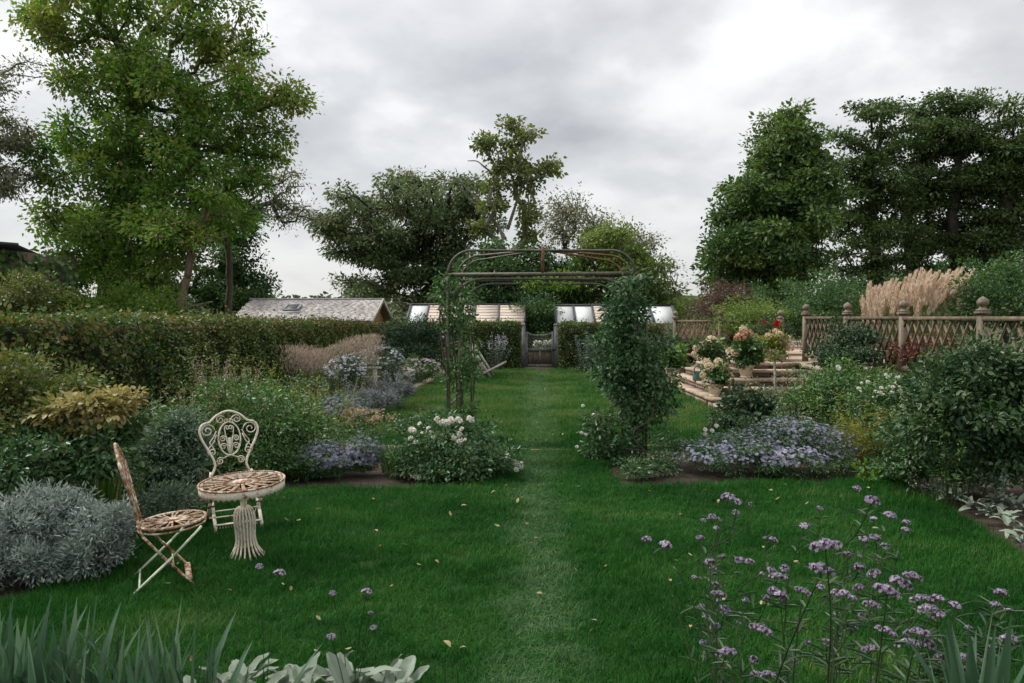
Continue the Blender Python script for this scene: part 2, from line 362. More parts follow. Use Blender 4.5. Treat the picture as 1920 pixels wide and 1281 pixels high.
def grass_mats():
    def track_fac(nt, L):
        gm = N(nt, 'ShaderNodeNewGeometry')
        sp = N(nt, 'ShaderNodeSeparateXYZ'); L(gm.outputs['Position'], sp.inputs[0])
        nz = N(nt, 'ShaderNodeTexNoise', inp={'Scale': 1.1, 'Detail': 5.0, 'Roughness': .65}); L(gm.outputs['Position'], nz.inputs['Vector'])
        c = N(nt, 'ShaderNodeMath', operation='MULTIPLY_ADD', inp={1: -0.037, 2: 0.01}); L(sp.outputs['Y'], c.inputs[0])
        d = N(nt, 'ShaderNodeMath', operation='ADD'); L(sp.outputs['X'], d.inputs[0]); L(c.outputs[0], d.inputs[1])
        w = N(nt, 'ShaderNodeMath', operation='MULTIPLY_ADD', inp={1: 1.1, 2: -.55}); L(nz.outputs[0], w.inputs[0])
        d2 = N(nt, 'ShaderNodeMath', operation='ADD'); L(d.outputs[0], d2.inputs[0]); L(w.outputs[0], d2.inputs[1])
        ab = N(nt, 'ShaderNodeMath', operation='ABSOLUTE'); L(d2.outputs[0], ab.inputs[0])
        tk = N(nt, 'ShaderNodeMapRange', interpolation_type='SMOOTHSTEP', inp={1: .04, 2: .34, 3: 1.0, 4: 0.0}); L(ab.outputs[0], tk.inputs[0])
        pz = N(nt, 'ShaderNodeTexNoise', inp={'Scale': 3.2, 'Detail': 6.0, 'Roughness': .7}); L(gm.outputs['Position'], pz.inputs['Vector'])
        pm = N(nt, 'ShaderNodeMapRange', inp={1: .40, 2: .56, 3: .12, 4: 1.0}); L(pz.outputs[0], pm.inputs[0])
        tp = N(nt, 'ShaderNodeMath', operation='MULTIPLY'); L(tk.outputs[0], tp.inputs[0]); L(pm.outputs[0], tp.inputs[1]); tk = tp
        return gm, tk, nz
    m, nt, out = new_mat('grass_blade'); L = nt.links.new
    gm, tk, nz = track_fac(nt, L)
    at = N(nt, 'ShaderNodeAttribute', attribute_name='var')
    n2 = N(nt, 'ShaderNodeTexNoise', inp={'Scale': .9, 'Detail': 6.0, 'Roughness': .6}); L(gm.outputs['Position'], n2.inputs['Vector'])
    ad = N(nt, 'ShaderNodeMath', operation='MULTIPLY_ADD', inp={1: 1.95, 2: -.74}); L(n2.outputs[0], ad.inputs[0])
    ad2 = N(nt, 'ShaderNodeMath', operation='MULTIPLY_ADD', inp={1: .6}); L(at.outputs['Fac'], ad2.inputs[0]); L(ad.outputs[0], ad2.inputs[2])
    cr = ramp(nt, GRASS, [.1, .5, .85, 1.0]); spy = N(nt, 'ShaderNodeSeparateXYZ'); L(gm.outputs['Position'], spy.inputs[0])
    fy = N(nt, 'ShaderNodeMapRange', inp={1: 9.0, 2: 12.0, 3: 0.0, 4: .36}); L(spy.outputs['Y'], fy.inputs[0])     # far lawn's brighter look at a grazing angle, painted into the blade colour
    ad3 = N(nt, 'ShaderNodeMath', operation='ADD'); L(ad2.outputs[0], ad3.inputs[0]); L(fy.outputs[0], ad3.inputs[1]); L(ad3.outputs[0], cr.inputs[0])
    cr2 = ramp(nt, TRACK, [.1, .6, 1.0]); L(at.outputs['Fac'], cr2.inputs[0])
    tm = N(nt, 'ShaderNodeMath', operation='MULTIPLY', inp={1: .8}); L(tk.outputs[0], tm.inputs[0])
    mx = N(nt, 'ShaderNodeMix', data_type='RGBA'); L(tm.outputs[0], mx.inputs[0]); L(cr.outputs[0], mx.inputs[6]); L(cr2.outputs[0], mx.inputs[7])
    b = N(nt, 'ShaderNodeBsdfPrincipled', inp={'Roughness': .6, 'Specular IOR Level': .1}); L(mx.outputs[2], b.inputs['Base Color'])
    t = N(nt, 'ShaderNodeBsdfTranslucent'); L(mx.outputs[2], t.inputs[0])
    ms = N(nt, 'ShaderNodeMixShader', inp={0: .3}); L(b.outputs[0], ms.inputs[1]); L(t.outputs[0], ms.inputs[2]); L(ms.outputs[0], out.inputs[0])
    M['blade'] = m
    m, nt, out = new_mat('lawn_turf'); L = nt.links.new
    gm, tk, nz = track_fac(nt, L)
    n3 = N(nt, 'ShaderNodeTexNoise', inp={'Scale': 9.0, 'Detail': 8.0}); L(gm.outputs['Position'], n3.inputs['Vector'])
    cr = ramp(nt, TURF, [.3, .5, .7]); L(n3.outputs[0], cr.inputs[0])
    b = N(nt, 'ShaderNodeBsdfPrincipled', inp={'Roughness': .9, 'Specular IOR Level': .1}); L(cr.outputs[0], b.inputs['Base Color'])
    bp = N(nt, 'ShaderNodeBump', inp={'Strength': .8, 'Distance': .03}); L(n3.outputs[0], bp.inputs['Height']); L(bp.outputs[0], b.inputs['Normal'])
    L(b.outputs[0], out.inputs[0]); M['turf'] = m
    m, nt, out = new_mat('field_ground'); L = nt.links.new
    gm = N(nt, 'ShaderNodeNewGeometry')
    n3 = N(nt, 'ShaderNodeTexNoise', inp={'Scale': .6, 'Detail': 10.0, 'Roughness': .7}); L(gm.outputs['Position'], n3.inputs['Vector'])
    cr = ramp(nt, [(.02, .03, .01), (.045, .06, .02), (.08, .09, .035)], [.3, .5, .7]); L(n3.outputs[0], cr.inputs[0])
    b = N(nt, 'ShaderNodeBsdfPrincipled', inp={'Roughness': .95, 'Specular IOR Level': .1}); L(cr.outputs[0], b.inputs['Base Color']); L(b.outputs[0], out.inputs[0])
    M['field'] = m
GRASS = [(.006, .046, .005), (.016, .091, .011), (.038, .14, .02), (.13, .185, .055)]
TRACK = [(.040, .11, .035), (.085, .165, .065), (.17, .24, .13)]
TURF = [(.006, .022, .004), (.012, .038, .006), (.022, .05, .01)]
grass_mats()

# ------------------------------------------------------------------ foliage machinery
def unit(a):
    n = np.linalg.norm(a, axis=-1, keepdims=True); return a / np.maximum(n, 1e-9)
def leaf_geo(pos, dr, nrm, Ls, Ws, fold=.18, seg=4, curl=0.0):
    """folded leaves: 4 corners (2 triangles) or 6 corners (2 quads) each"""
    n = len(pos)
    dr = unit(dr); side = unit(np.cross(dr, nrm)); nr = np.cross(side, dr)
    Ls = np.broadcast_to(np.asarray(Ls, float), (n,))[:, None]; Ws = np.broadcast_to(np.asarray(Ws, float), (n,))[:, None]
    if seg == 4:
        mid = pos + dr * Ls * .45 + nr * Ws * fold
        v = np.stack([pos, mid + side * Ws / 2, pos + dr * Ls - nr * Ls * curl, mid - side * Ws / 2], 1)
        f = np.array([[0, 1, 2], [0, 2, 3]])
    else:
        a = pos + dr * Ls * .28 + nr * Ws * fold; b = pos + dr * Ls * .68 + nr * (Ws * fold - Ls * curl * .4)
        v = np.stack([pos, a + side * Ws * .46, b + side * Ws * .42, pos + dr * Ls - nr * Ls * curl, b - side * Ws * .42, a - side * Ws * .46], 1)
        f = np.array([[0, 1, 2, 3], [0, 3, 4, 5]])
    k = v.shape[1]
    faces = (f[None] + (np.arange(n) * k)[:, None, None]).reshape(-1, f.shape[1])
    return v.reshape(-1, 3), faces, k
def leaves_part(name, pos, dr, nrm, L, W, var, mat, parent=None, kind=None, fold=.18, seg=4, curl=0.0):
    v, f, k = leaf_geo(pos, dr, nrm, L, W, fold, seg, curl)
    return part(name, v, f, mat, parent, kind=kind, attrs={'var': np.repeat(np.clip(var, 0, 1), k)})
def daisy_geo(pos, nrm, R, petals=6, rng=RNG):
    """flat flowers of pointed petals"""
    n = len(pos); nrm = unit(nrm)
    t = unit(np.cross(nrm, rng.normal(size=(n, 3)))); b = np.cross(nrm, t)
    R = np.broadcast_to(np.asarray(R, float), (n,))
    P_, D_, N_, L_ = [], [], [], []
    for k in range(petals):
        a = 2 * math.pi * k / petals
        d = t * math.cos(a) + b * math.sin(a)
        P_.append(pos + d * R[:, None] * .12); D_.append(d + nrm * .15); N_.append(nrm); L_.append(R)
    return np.concatenate(P_), np.concatenate(D_), np.concatenate(N_), np.concatenate(L_)
def ell(px, py, rx, ry, d, n, depth=None, dd=0.0, hue=0.0):
    """a lobe of foliage: centre and radii in metres, number of clumps, hue shift"""
    c = P(px, py, d + dd); s = (d + dd) / FPX
    return (c, np.array([rx * s, (depth if depth else rx * s * .85), ry * s]), n, hue)
def sample_lobes(lobes, rng, shell=.42, shoot=0.0):
    pts, outw, hue = [], [], []
    for c, r, n, h in lobes:
        u = unit(rng.normal(size=(n, 3))); k = rng.random(n) ** shell * (1 + .13 * rng.normal(size=n))
        if shoot:                                            # some shoots stand well out of the outline
            sh = rng.random(n) < shoot; k = np.where(sh, 1.05 + .45 * rng.random(n), k); u = np.where(sh[:, None], unit(u + np.array([0, 0, .8])), u)
        pts.append(c + u * r * k[:, None]); outw.append(unit(u / r) * k[:, None]); hue.append(np.full(n, h))
    return np.concatenate(pts), np.concatenate(outw), np.concatenate(hue)
def skeleton(base, clumps, rng, step, trunk=None, wob=.10, updrag=.5, wpath=.22, rise=.12):
    N_max = 60 + len(clumps) * 24
    nod = np.zeros((N_max, 3)); par = np.full(N_max, -1, int); pl = np.zeros(N_max)
    nod[0] = base; cnt = 1
    for p in (trunk or []):
        a = nod[cnt - 1].copy(); b = np.array(p, float); i0 = cnt - 1
        k = max(2, int(np.linalg.norm(b - a) / step))
        for i in range(1, k + 1):
            nod[cnt] = a + (b - a) * i / k + rng.normal(size=3) * step * .06; par[cnt] = cnt - 1 if i > 1 else i0; pl[cnt] = pl[par[cnt]] * .2; cnt += 1
    ref = nod[cnt - 1] if trunk else nod[0]
    order = np.argsort(np.minimum(np.linalg.norm(clumps - ref, axis=1), np.linalg.norm(clumps - nod[0], axis=1)))
    ends = np.zeros(len(clumps), int)
    for ci in order:
        c = clumps[ci]
        dv = c - nod[:cnt]; d = np.linalg.norm(dv, axis=1)
        cost = d + wpath * pl[:cnt] + updrag * np.maximum(0, -dv[:, 2])
        j = int(np.argmin(cost)); a = nod[j]; dist = d[j]
        k = int(min(22, max(1, round(dist / step))))
        off = rng.normal(size=3) * wob * dist; off[2] += rise * dist
        prev = j
        for i in range(1, k + 1):
            t = i / k
            if cnt >= N_max: break
            nod[cnt] = a + (c - a) * t + off * math.sin(math.pi * t) * .6; par[cnt] = prev
            pl[cnt] = pl[prev] + dist / k; prev = cnt; cnt += 1
        ends[ci] = prev
    nod, par = nod[:cnt], par[:cnt]
    load = np.zeros(cnt); np.add.at(load, ends, 1.0)
    for i in range(cnt - 1, 0, -1): load[par[i]] += load[i]
    return nod, par, np.maximum(load, 1.0), ends
def limb_geo(nod, par, rads, sel, sides=5):
    i = np.nonzero(sel & (par >= 0))[0]
    if len(i) == 0: return np.zeros((0, 3)), np.zeros((0, 4), int)
    a, b = nod[par[i]], nod[i]
    ra, rb = np.minimum(rads[par[i]], rads[i] * 1.5), rads[i]
    d = unit(b - a); ref = np.where(np.abs(d[:, 2:3]) > .9, [[1., 0, 0]], [[0, 0, 1.]])
    x = unit(np.cross(d, ref)); y = np.cross(d, x)
    ang = np.arange(sides) * 2 * math.pi / sides
    ring = x[:, None, :] * np.cos(ang)[None, :, None] + y[:, None, :] * np.sin(ang)[None, :, None]
    va = (a - d * ra[:, None] * .25)[:, None] + ring * ra[:, None, None]; vb = b[:, None] + ring * rb[:, None, None]
    v = np.concatenate([va, vb], 1).reshape(-1, 3)
    k = np.arange(sides); k2 = (k + 1) % sides
    f = np.stack([k, k2, k2 + sides, k + sides], 1)
    return v, (f[None] + (np.arange(len(i)) * 2 * sides)[:, None, None]).reshape(-1, 4)
def grow(root, base, lobes, mat, bark, leafL, per, seed, trunk_r=.2, tip_r=.008, trunk=None, sig=.35, flat=.55, step=.5, W=.45, droop=.25, upn=.7, seg=4,
         shell=.42, big=.3, crown='crown', trunkname='trunk', wob=.10, sides=5, huejit=.5, expo=.5, rise=.12, minz=.02, curl=0.0, updrag=.5, shoot=0.0):
    """trunk, branches and crown of one tree or shrub, as parts of ROOT; returns clumps and their outward directions"""
    rng = np.random.default_rng(seed)
    cl, outw, hue = sample_lobes(lobes, rng, shell, shoot)
    keep = cl[:, 2] > minz; cl, outw, hue = cl[keep], outw[keep], hue[keep]
    nod, par, load, ends = skeleton(np.array(base, float), cl, rng, step, trunk, wob, rise=rise, updrag=updrag)
    rads = tip_r + (trunk_r - tip_r) * (load / load[0]) ** expo
    thick = rads > trunk_r * big
    v, f = limb_geo(nod, par, rads, thick, 8 if trunk_r > .08 else 5)
    if len(v): part(trunkname, v, f, bark, root, smooth=True)
    v, f = limb_geo(nod, par, rads, ~thick, 4 if trunk_r > .08 else 3)
    if len(v): part('branches', v, f, bark, root, kind='stuff')
    n = len(cl) * per
    ci = np.repeat(np.arange(len(cl)), per)
    back = nod[par[ends]] - nod[ends]
    along = rng.random(n) ** 1.5
    pos = cl[ci] + back[ci] * along[:, None] * 1.2 + np.clip(rng.normal(size=(n, 3)), -1.5, 1.5) * sig * np.array([1, 1, flat])
    pos[:, 2] = np.maximum(pos[:, 2], minz)
    dr = unit(pos - cl[ci]) * .8 + outw[ci] * .6 + rng.normal(size=(n, 3)) * .5; dr[:, 2] -= droop
    nr = rng.normal(size=(n, 3)) * .75 + outw[ci] * .35; nr[:, 2] += upn
    cv = rng.random(len(cl))
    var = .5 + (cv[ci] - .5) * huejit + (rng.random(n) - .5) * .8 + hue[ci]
    L = leafL * (.45 + 1.05 * rng.random(n))
    leaves_part(crown, pos, dr, nr, L, L * W, var, mat, root, kind='stuff', seg=seg, curl=curl)
    return cl, outw
TREE_SPRAYS, TREE_SIG, TREE_PER, TREE_LEAF = 1.9, .58, .54, .88
def tree(name, label, base, lobes, mat, bark, leafL, per, seed, group=None, cat='tree', **kw):
    t = thing(name, label, cat, base, group)
    # many small leaf sprays rather than a few big ones
    rg = np.random.default_rng(seed + 5000); cr_ = kw.pop('clump', .55); cf = kw.pop('clump_flat', .6); out = []
    gap = kw.pop('gap', 1.25); fill = kw.pop('fill', 1.0); cen = np.zeros((0, 3))
    for c, r, n, h in lobes:
        m = max(2, int(n * TREE_SPRAYS * fill / 6))
        for q in range(m):
            for _ in range(14):                              # leave gaps between neighbouring boughs
                u = unit(rg.normal(size=3)); p = c + u * r * (rg.random() ** .45) * (1 + .08 * rg.normal())
                if len(cen) == 0 or np.min(np.linalg.norm((cen - p) / np.array([1, 1, cf + .15]), axis=1)) > cr_ * gap: break
            else: continue
            cen = np.vstack([cen, p]); s_ = cr_ * rg.uniform(.7, 1.35)
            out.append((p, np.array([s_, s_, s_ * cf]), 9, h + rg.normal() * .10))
    lobes = out
    kw['sig'] = kw.get('sig', .4) * TREE_SIG
    grow(t, base, lobes, M[mat], M[bark], leafL * TREE_LEAF, max(8, int(per * TREE_PER)), seed, **kw)
    return t
def shrub(name, label, cat, base, lobes, mat, leafL, per, seed, group=None, bark='twig', **kw):
    t = thing(name, label, cat, base, group)
    o = dict(trunk_r=.011, tip_r=.003, sig=.09, step=.12, crown='foliage', trunkname='stem', big=.45, W=.5, shell=.5, shoot=.20)
    o.update(kw)
    # small leaves, many of them
    leafL, per = leafL * .76, int(per * 1.6); o.setdefault('upn', .45)
    t['_cl'] = 0
    cl, ow = grow(t, base, lobes, M[mat], M[bark], leafL, per, seed, **o)
    del t['_cl']
    return t, cl, ow
# flower meshes shared between copies
def ball_flower(name, mat, R, n, petal, seed, flat=1.0, half=False, fold=.2):
    rng = np.random.default_rng(seed)
    u = unit(rng.normal(size=(n, 3)))
    if half: u[:, 2] = np.abs(u[:, 2]) * 1.0 - .15; u = unit(u)
    pos = u * np.array([R, R, R * flat]) * (.75 + .25 * rng.random((n, 1)))
    dr = rng.normal(size=(n, 3)) + u * .3
    v, f, k = leaf_geo(pos - unit(dr) * petal * .5, dr, u + rng.normal(size=(n, 3)) * .25, petal * (.7 + .6 * rng.random(n)), petal * .85, fold, 6)
    return mesh_np(name, v, f, mat, attrs={'var': np.repeat(rng.random(n), k)})
def rose_flower(name, mat, R, seed):
    rng = np.random.default_rng(seed); P_, D_, N_, L_ = [], [], [], []
    for ring, (m, tilt, rr) in enumerate([(7, .35, 1.0), (6, .8, .8), (5, 1.3, .55)]):
        for k in range(m):
            a = 2 * math.pi * (k + .5 * ring) / m + rng.normal() * .15
            d = np.array([math.cos(a), math.sin(a), tilt]); P_.append(np.array([0, 0, R * .1 * ring])); D_.append(d)
            N_.append(np.array([-math.cos(a) * tilt, -math.sin(a) * tilt, 1])); L_.append(R * rr)
    v, f, k = leaf_geo(np.array(P_), np.array(D_), np.array(N_), np.array(L_), np.array(L_) * 1.0, .15, 6)
    return mesh_np(name, v, f, mat, attrs={'var': np.repeat(rng.random(len(P_)), k)})
BLOOM = {
    'white': [rose_flower('white_bloom', M['whitepetal'], .034, s) for s in (1, 2)],
    'cluster': [ball_flower('white_flower_cluster', M['whitepetal'], .035, 46, .026, s, .7, True) for s in (3, 4)],
    'red': [rose_flower('red_bloom', M['redpetal'], .08, 5)],
    'hydrangea': [ball_flower('cream_flower_head', M['hydrangea'], .085, 110, .032, s, .85) for s in (6, 7, 8)],
    'coral': [ball_flower('coral_flower_head', M['coral'], .085, 110, .032, s, .85) for s in (9, 10)],
    'phlox': [ball_flower('lilac_flower_cluster', M['verbena'], .05, 60, .026, 12, .8)],
}
def place(kind, parent, pos, nrm=(0, 0, 1), s=1.0, name='bloom', i=0):
    q = Vector([float(a) for a in nrm]).to_track_quat('Z', 'Y')
    o = link(name, BLOOM[kind][i % len(BLOOM[kind])], parent, np.asarray(pos) - ORG[parent.name], q.to_euler(), (s, s, s))
    o.rotation_euler.rotate_axis('Z', (i * 2.399) % 6.28)
    return o
def blooms_on(t, cl, ow, kind, n, seed, s=1.0, up=.2, name='bloom', lift=.05, front=False):
    rng = np.random.default_rng(seed)
    sc = ow[:, 2] - ow[:, 1] * .5 + rng.random(len(cl)) * .8
    idx = np.argsort(-sc)[:max(n * 2, n)]
    idx = rng.permutation(idx)[:n]
    for k, i in enumerate(idx):
        nr = ow[i] + np.array([0, -.2, up]); nr = nr / max(np.linalg.norm(nr), 1e-6)
        place(kind, t, cl[i] + nr * (lift + .02), nr, s * (.75 + .5 * rng.random()), name, int(k))
def flower_mass(root, lobes, n, R, mat, seed, petals=6, top=-.1, name='flowers', jit=.05, face=.7):
    rng = np.random.default_rng(seed); PP, NN = [], []
    tot = sum(l[2] for l in lobes)
    for c, r, w, h in lobes:
        m = int(n * w / tot)
        u = unit(rng.normal(size=(m * 4, 3))); u = u[(u[:, 2] > top) & (u[:, 1] < .75)][:m]
        PP.append(c + u * r * (1.0 + rng.normal(size=(len(u), 1)) * jit)); NN.append(unit(u / r) * .6 + np.array([0, -.25, face]) + rng.normal(size=u.shape) * .25)
    p, nn = np.concatenate(PP), np.concatenate(NN)
    k = p[:, 2] > .03; p, nn = p[k], nn[k]
    a, b, c, l = daisy_geo(p, nn, R * (.7 + .6 * rng.random(len(p))), petals, rng)
    fv = rng.random(len(p))
    leaves_part(name, a, b, c, l, l * .42, np.tile(fv, petals), M[mat], root, kind='stuff', fold=.05)
def tuft_blades(root, c, spread, n, h, w, mat, seed, lean=.35, name='blades', segs=5, jit=.3, bend=.5):
    """long arching grass blades, joined"""
    rng = np.random.default_rng(seed)
    az = rng.random(n) * 2 * math.pi
    b = np.array(c) + np.stack([np.cos(az), np.sin(az), 0 * az], 1) * (rng.random((n, 1)) ** .6) * np.array([spread[0], spread[1], 0])
    H = h * (1 - jit + jit * 1.3 * rng.random(n)); ln = lean * (.3 + rng.random(n))
    out = np.stack([np.cos(az), np.sin(az), 0 * az], 1); sd = np.stack([-np.sin(az + .5), np.cos(az + .5), 0 * az], 1)
    V = []
    for i in range(segs + 1):
        t = i / segs
        p = b + out * (ln * H)[:, None] * (t ** 2) + np.array([0, 0, 1]) * (H * (t - bend * ln * t ** 3))[:, None]
        ww = w * (1 - t ** 2) * .5 + 0.0006
        V += [p + sd * ww, p - sd * ww]
    V = np.stack(V, 1); k = V.shape[1]
    f = np.array([[2 * i, 2 * i + 1, 2 * i + 3, 2 * i + 2] for i in range(segs)])
    F = (f[None] + (np.arange(n) * k)[:, None, None]).reshape(-1, 4)
    part(name, V.reshape(-1, 3), F, M[mat], root, kind='stuff', attrs={'var': np.repeat(rng.random(n), k)})
    return V[:, -2], out
def perennial(name, label, cat, c, spread, nst, h, leafL, mat, seed, W=.35, lean=.25, per=26, head=None, headR=.02, headn=30, headmat=None, spike=0, group=None, bark='stem', droop=.0, stemr=.003, low=.05, flat_head=False, rnd=.5):
    """upright leafy stems out of one crown, optionally with flowers at the tips"""
    t = thing(name, label, cat, c, group); rng = np.random.default_rng(seed); c = np.array(c, float)
    mb = MB(); LP, LD, LN, LV, TIP = [], [], [], [], []
    for i in range(nst):
        a = rng.random() * 2 * math.pi; q = rng.random() ** .6
        o = np.array([math.cos(a) * spread[0] * q, math.sin(a) * spread[1] * q, 0]); b = c + o * .6
        H = h * (.65 + .45 * rng.random()) * (1 - .25 * q)
        tip = b + o * (.4 + lean) + np.array([rng.normal() * .05, rng.normal() * .05, H])
        mid = (b + tip) / 2 + np.array([0, 0, H * .08]) - o * .08
        mb.tube([b, mid, tip], [stemr, stemr * .8, stemr * .5], 3, cap=False)
        tt = low + (1 - low) * rng.random(per)
        p = (b * ((1 - tt) ** 2)[:, None] + 2 * mid * (tt * (1 - tt))[:, None] + tip * (tt ** 2)[:, None])
        an = rng.random(per) * 6.28
        LP.append(p + rng.normal(size=(per, 3)) * .015); LD.append(np.stack([np.cos(an), np.sin(an), .35 - droop + rng.normal(size=per) * .4], 1)); LN.append(np.stack([rng.normal(size=per) * rnd, rng.normal(size=per) * rnd, np.ones(per)], 1)); LV.append(np.full(per, rng.random()) * .4 + rng.random(per) * .6)
        TIP.append((tip, unit(tip - mid)))
    mb.part('stems', M[bark], t, kind='stuff')
    LP, LD, LN, LV = map(np.concatenate, (LP, LD, LN, LV))
    LL = leafL * (.5 + .8 * rng.random(len(LP)))
    leaves_part('foliage', LP, LD, LN, LL, LL * W, LV, M[mat], t, kind='stuff', curl=.1)
    if headmat:
        HP, HN = [], []
        for tip, d in TIP:
            m = headn
            if spike:
                s = rng.random(m); HP.append(tip + d * (s * spike)[:, None] + rng.normal(size=(m, 3)) * headR * (1.1 - s)[:, None])
            else:
                HP.append(tip + rng.normal(size=(m, 3)) * headR * np.array([1, 1, .25 if flat_head else .7]))
            HN.append(rng.normal(size=(m, 3)) * .5 + np.array([0, -.2, .8]))
        HP, HN = np.concatenate(HP), np.concatenate(HN)
        D = rng.normal(size=HP.shape)
        leaves_part('flowers', HP, D, HN, headR * .8, headR * .6, rng.random(len(HP)), M[headmat], t, kind='stuff')
    return t, TIP

# ------------------------------------------------------------------ ground, lawn, beds
def poly_sheet(name, pts, z, mat, kind='structure', thick=None):
    v = [(p[0], p[1], z) for p in pts]; n = len(v)
    f = [tuple(range(n))]
    if thick:
        v += [(p[0], p[1], z - thick) for p in pts]
        f += [(i, i + n, (i + 1) % n + n, (i + 1) % n) for i in range(n)]
    return part(name, v, f, mat, kind=kind)
def grid_sheet(name, x0, x1, y0, y1, nx, ny, zfun, mat, kind='structure'):
    X, Y = np.meshgrid(np.linspace(x0, x1, nx), np.linspace(y0, y1, ny))
    Z = zfun(X, Y); v = np.stack([X, Y, Z], -1).reshape(-1, 3)
    i = (np.arange(ny - 1)[:, None] * nx + np.arange(nx - 1)[None]).ravel()
    return part(name, v, np.stack([i, i + 1, i + 1 + nx, i + nx], 1), mat, kind=kind, smooth=True)
part('ground', [(-2500, -400, -.3), (2500, -400, -.3), (2500, 4500, -.3), (-2500, 4500, -.3)], [(0, 1, 2, 3)], M['field'], kind='structure')
nrng = np.random.default_rng(3)
NZ = nrng.random((8, 4)) * 6.28
def bumps(X, Y, a=.02, s=3.0):
    z = 0
    for k in range(6):
        z = z + np.sin(X * s * (1 + k * .7) * math.cos(NZ[k, 0]) + Y * s * (1 + k * .7) * math.sin(NZ[k, 0]) + NZ[k, 1]) / (1 + k * .6)
    return z * a
grid_sheet('bed_soil', -6.2, 10.5, -1.0, 26, 90, 130, lambda X, Y: -.045 + bumps(X, Y, .012), M['soil'])
LAX = .057                                                   # the garden's long axis leans this much to the right per metre
near_poly = [G(-420, 1300)[:2], G(60, 1118)[:2], G(250, 1015)[:2], G(390, 950)[:2], G(520, 912)[:2], G(700, 916)[:2], G(885, 912)[:2], G(905, 870)[:2], (-.40, 9.38), (1.35, 9.38), G(1135, 880)[:2], G(1165, 908)[:2], G(1400, 906)[:2], G(1690, 902)[:2], G(1765, 940)[:2], G(1900, 1035)[:2], (3.3, 3.2), (3.5, -.5), (-3.5, -.5)]
def edge_left(y): return -2.50 + LAX * (y - 10.6)
def edge_right(y): return 3.46 + LAX * (y - 11.4)
far_poly = [(edge_left(9.5), 9.5), (edge_right(9.5), 9.5), (edge_right(23.8), 23.8), (edge_left(23.8), 23.8)]
poly_sheet('near_lawn', near_poly, 0.0, M['turf'], thick=.08)
poly_sheet('far_lawn', far_poly, -.02, M['turf'], thick=.08)

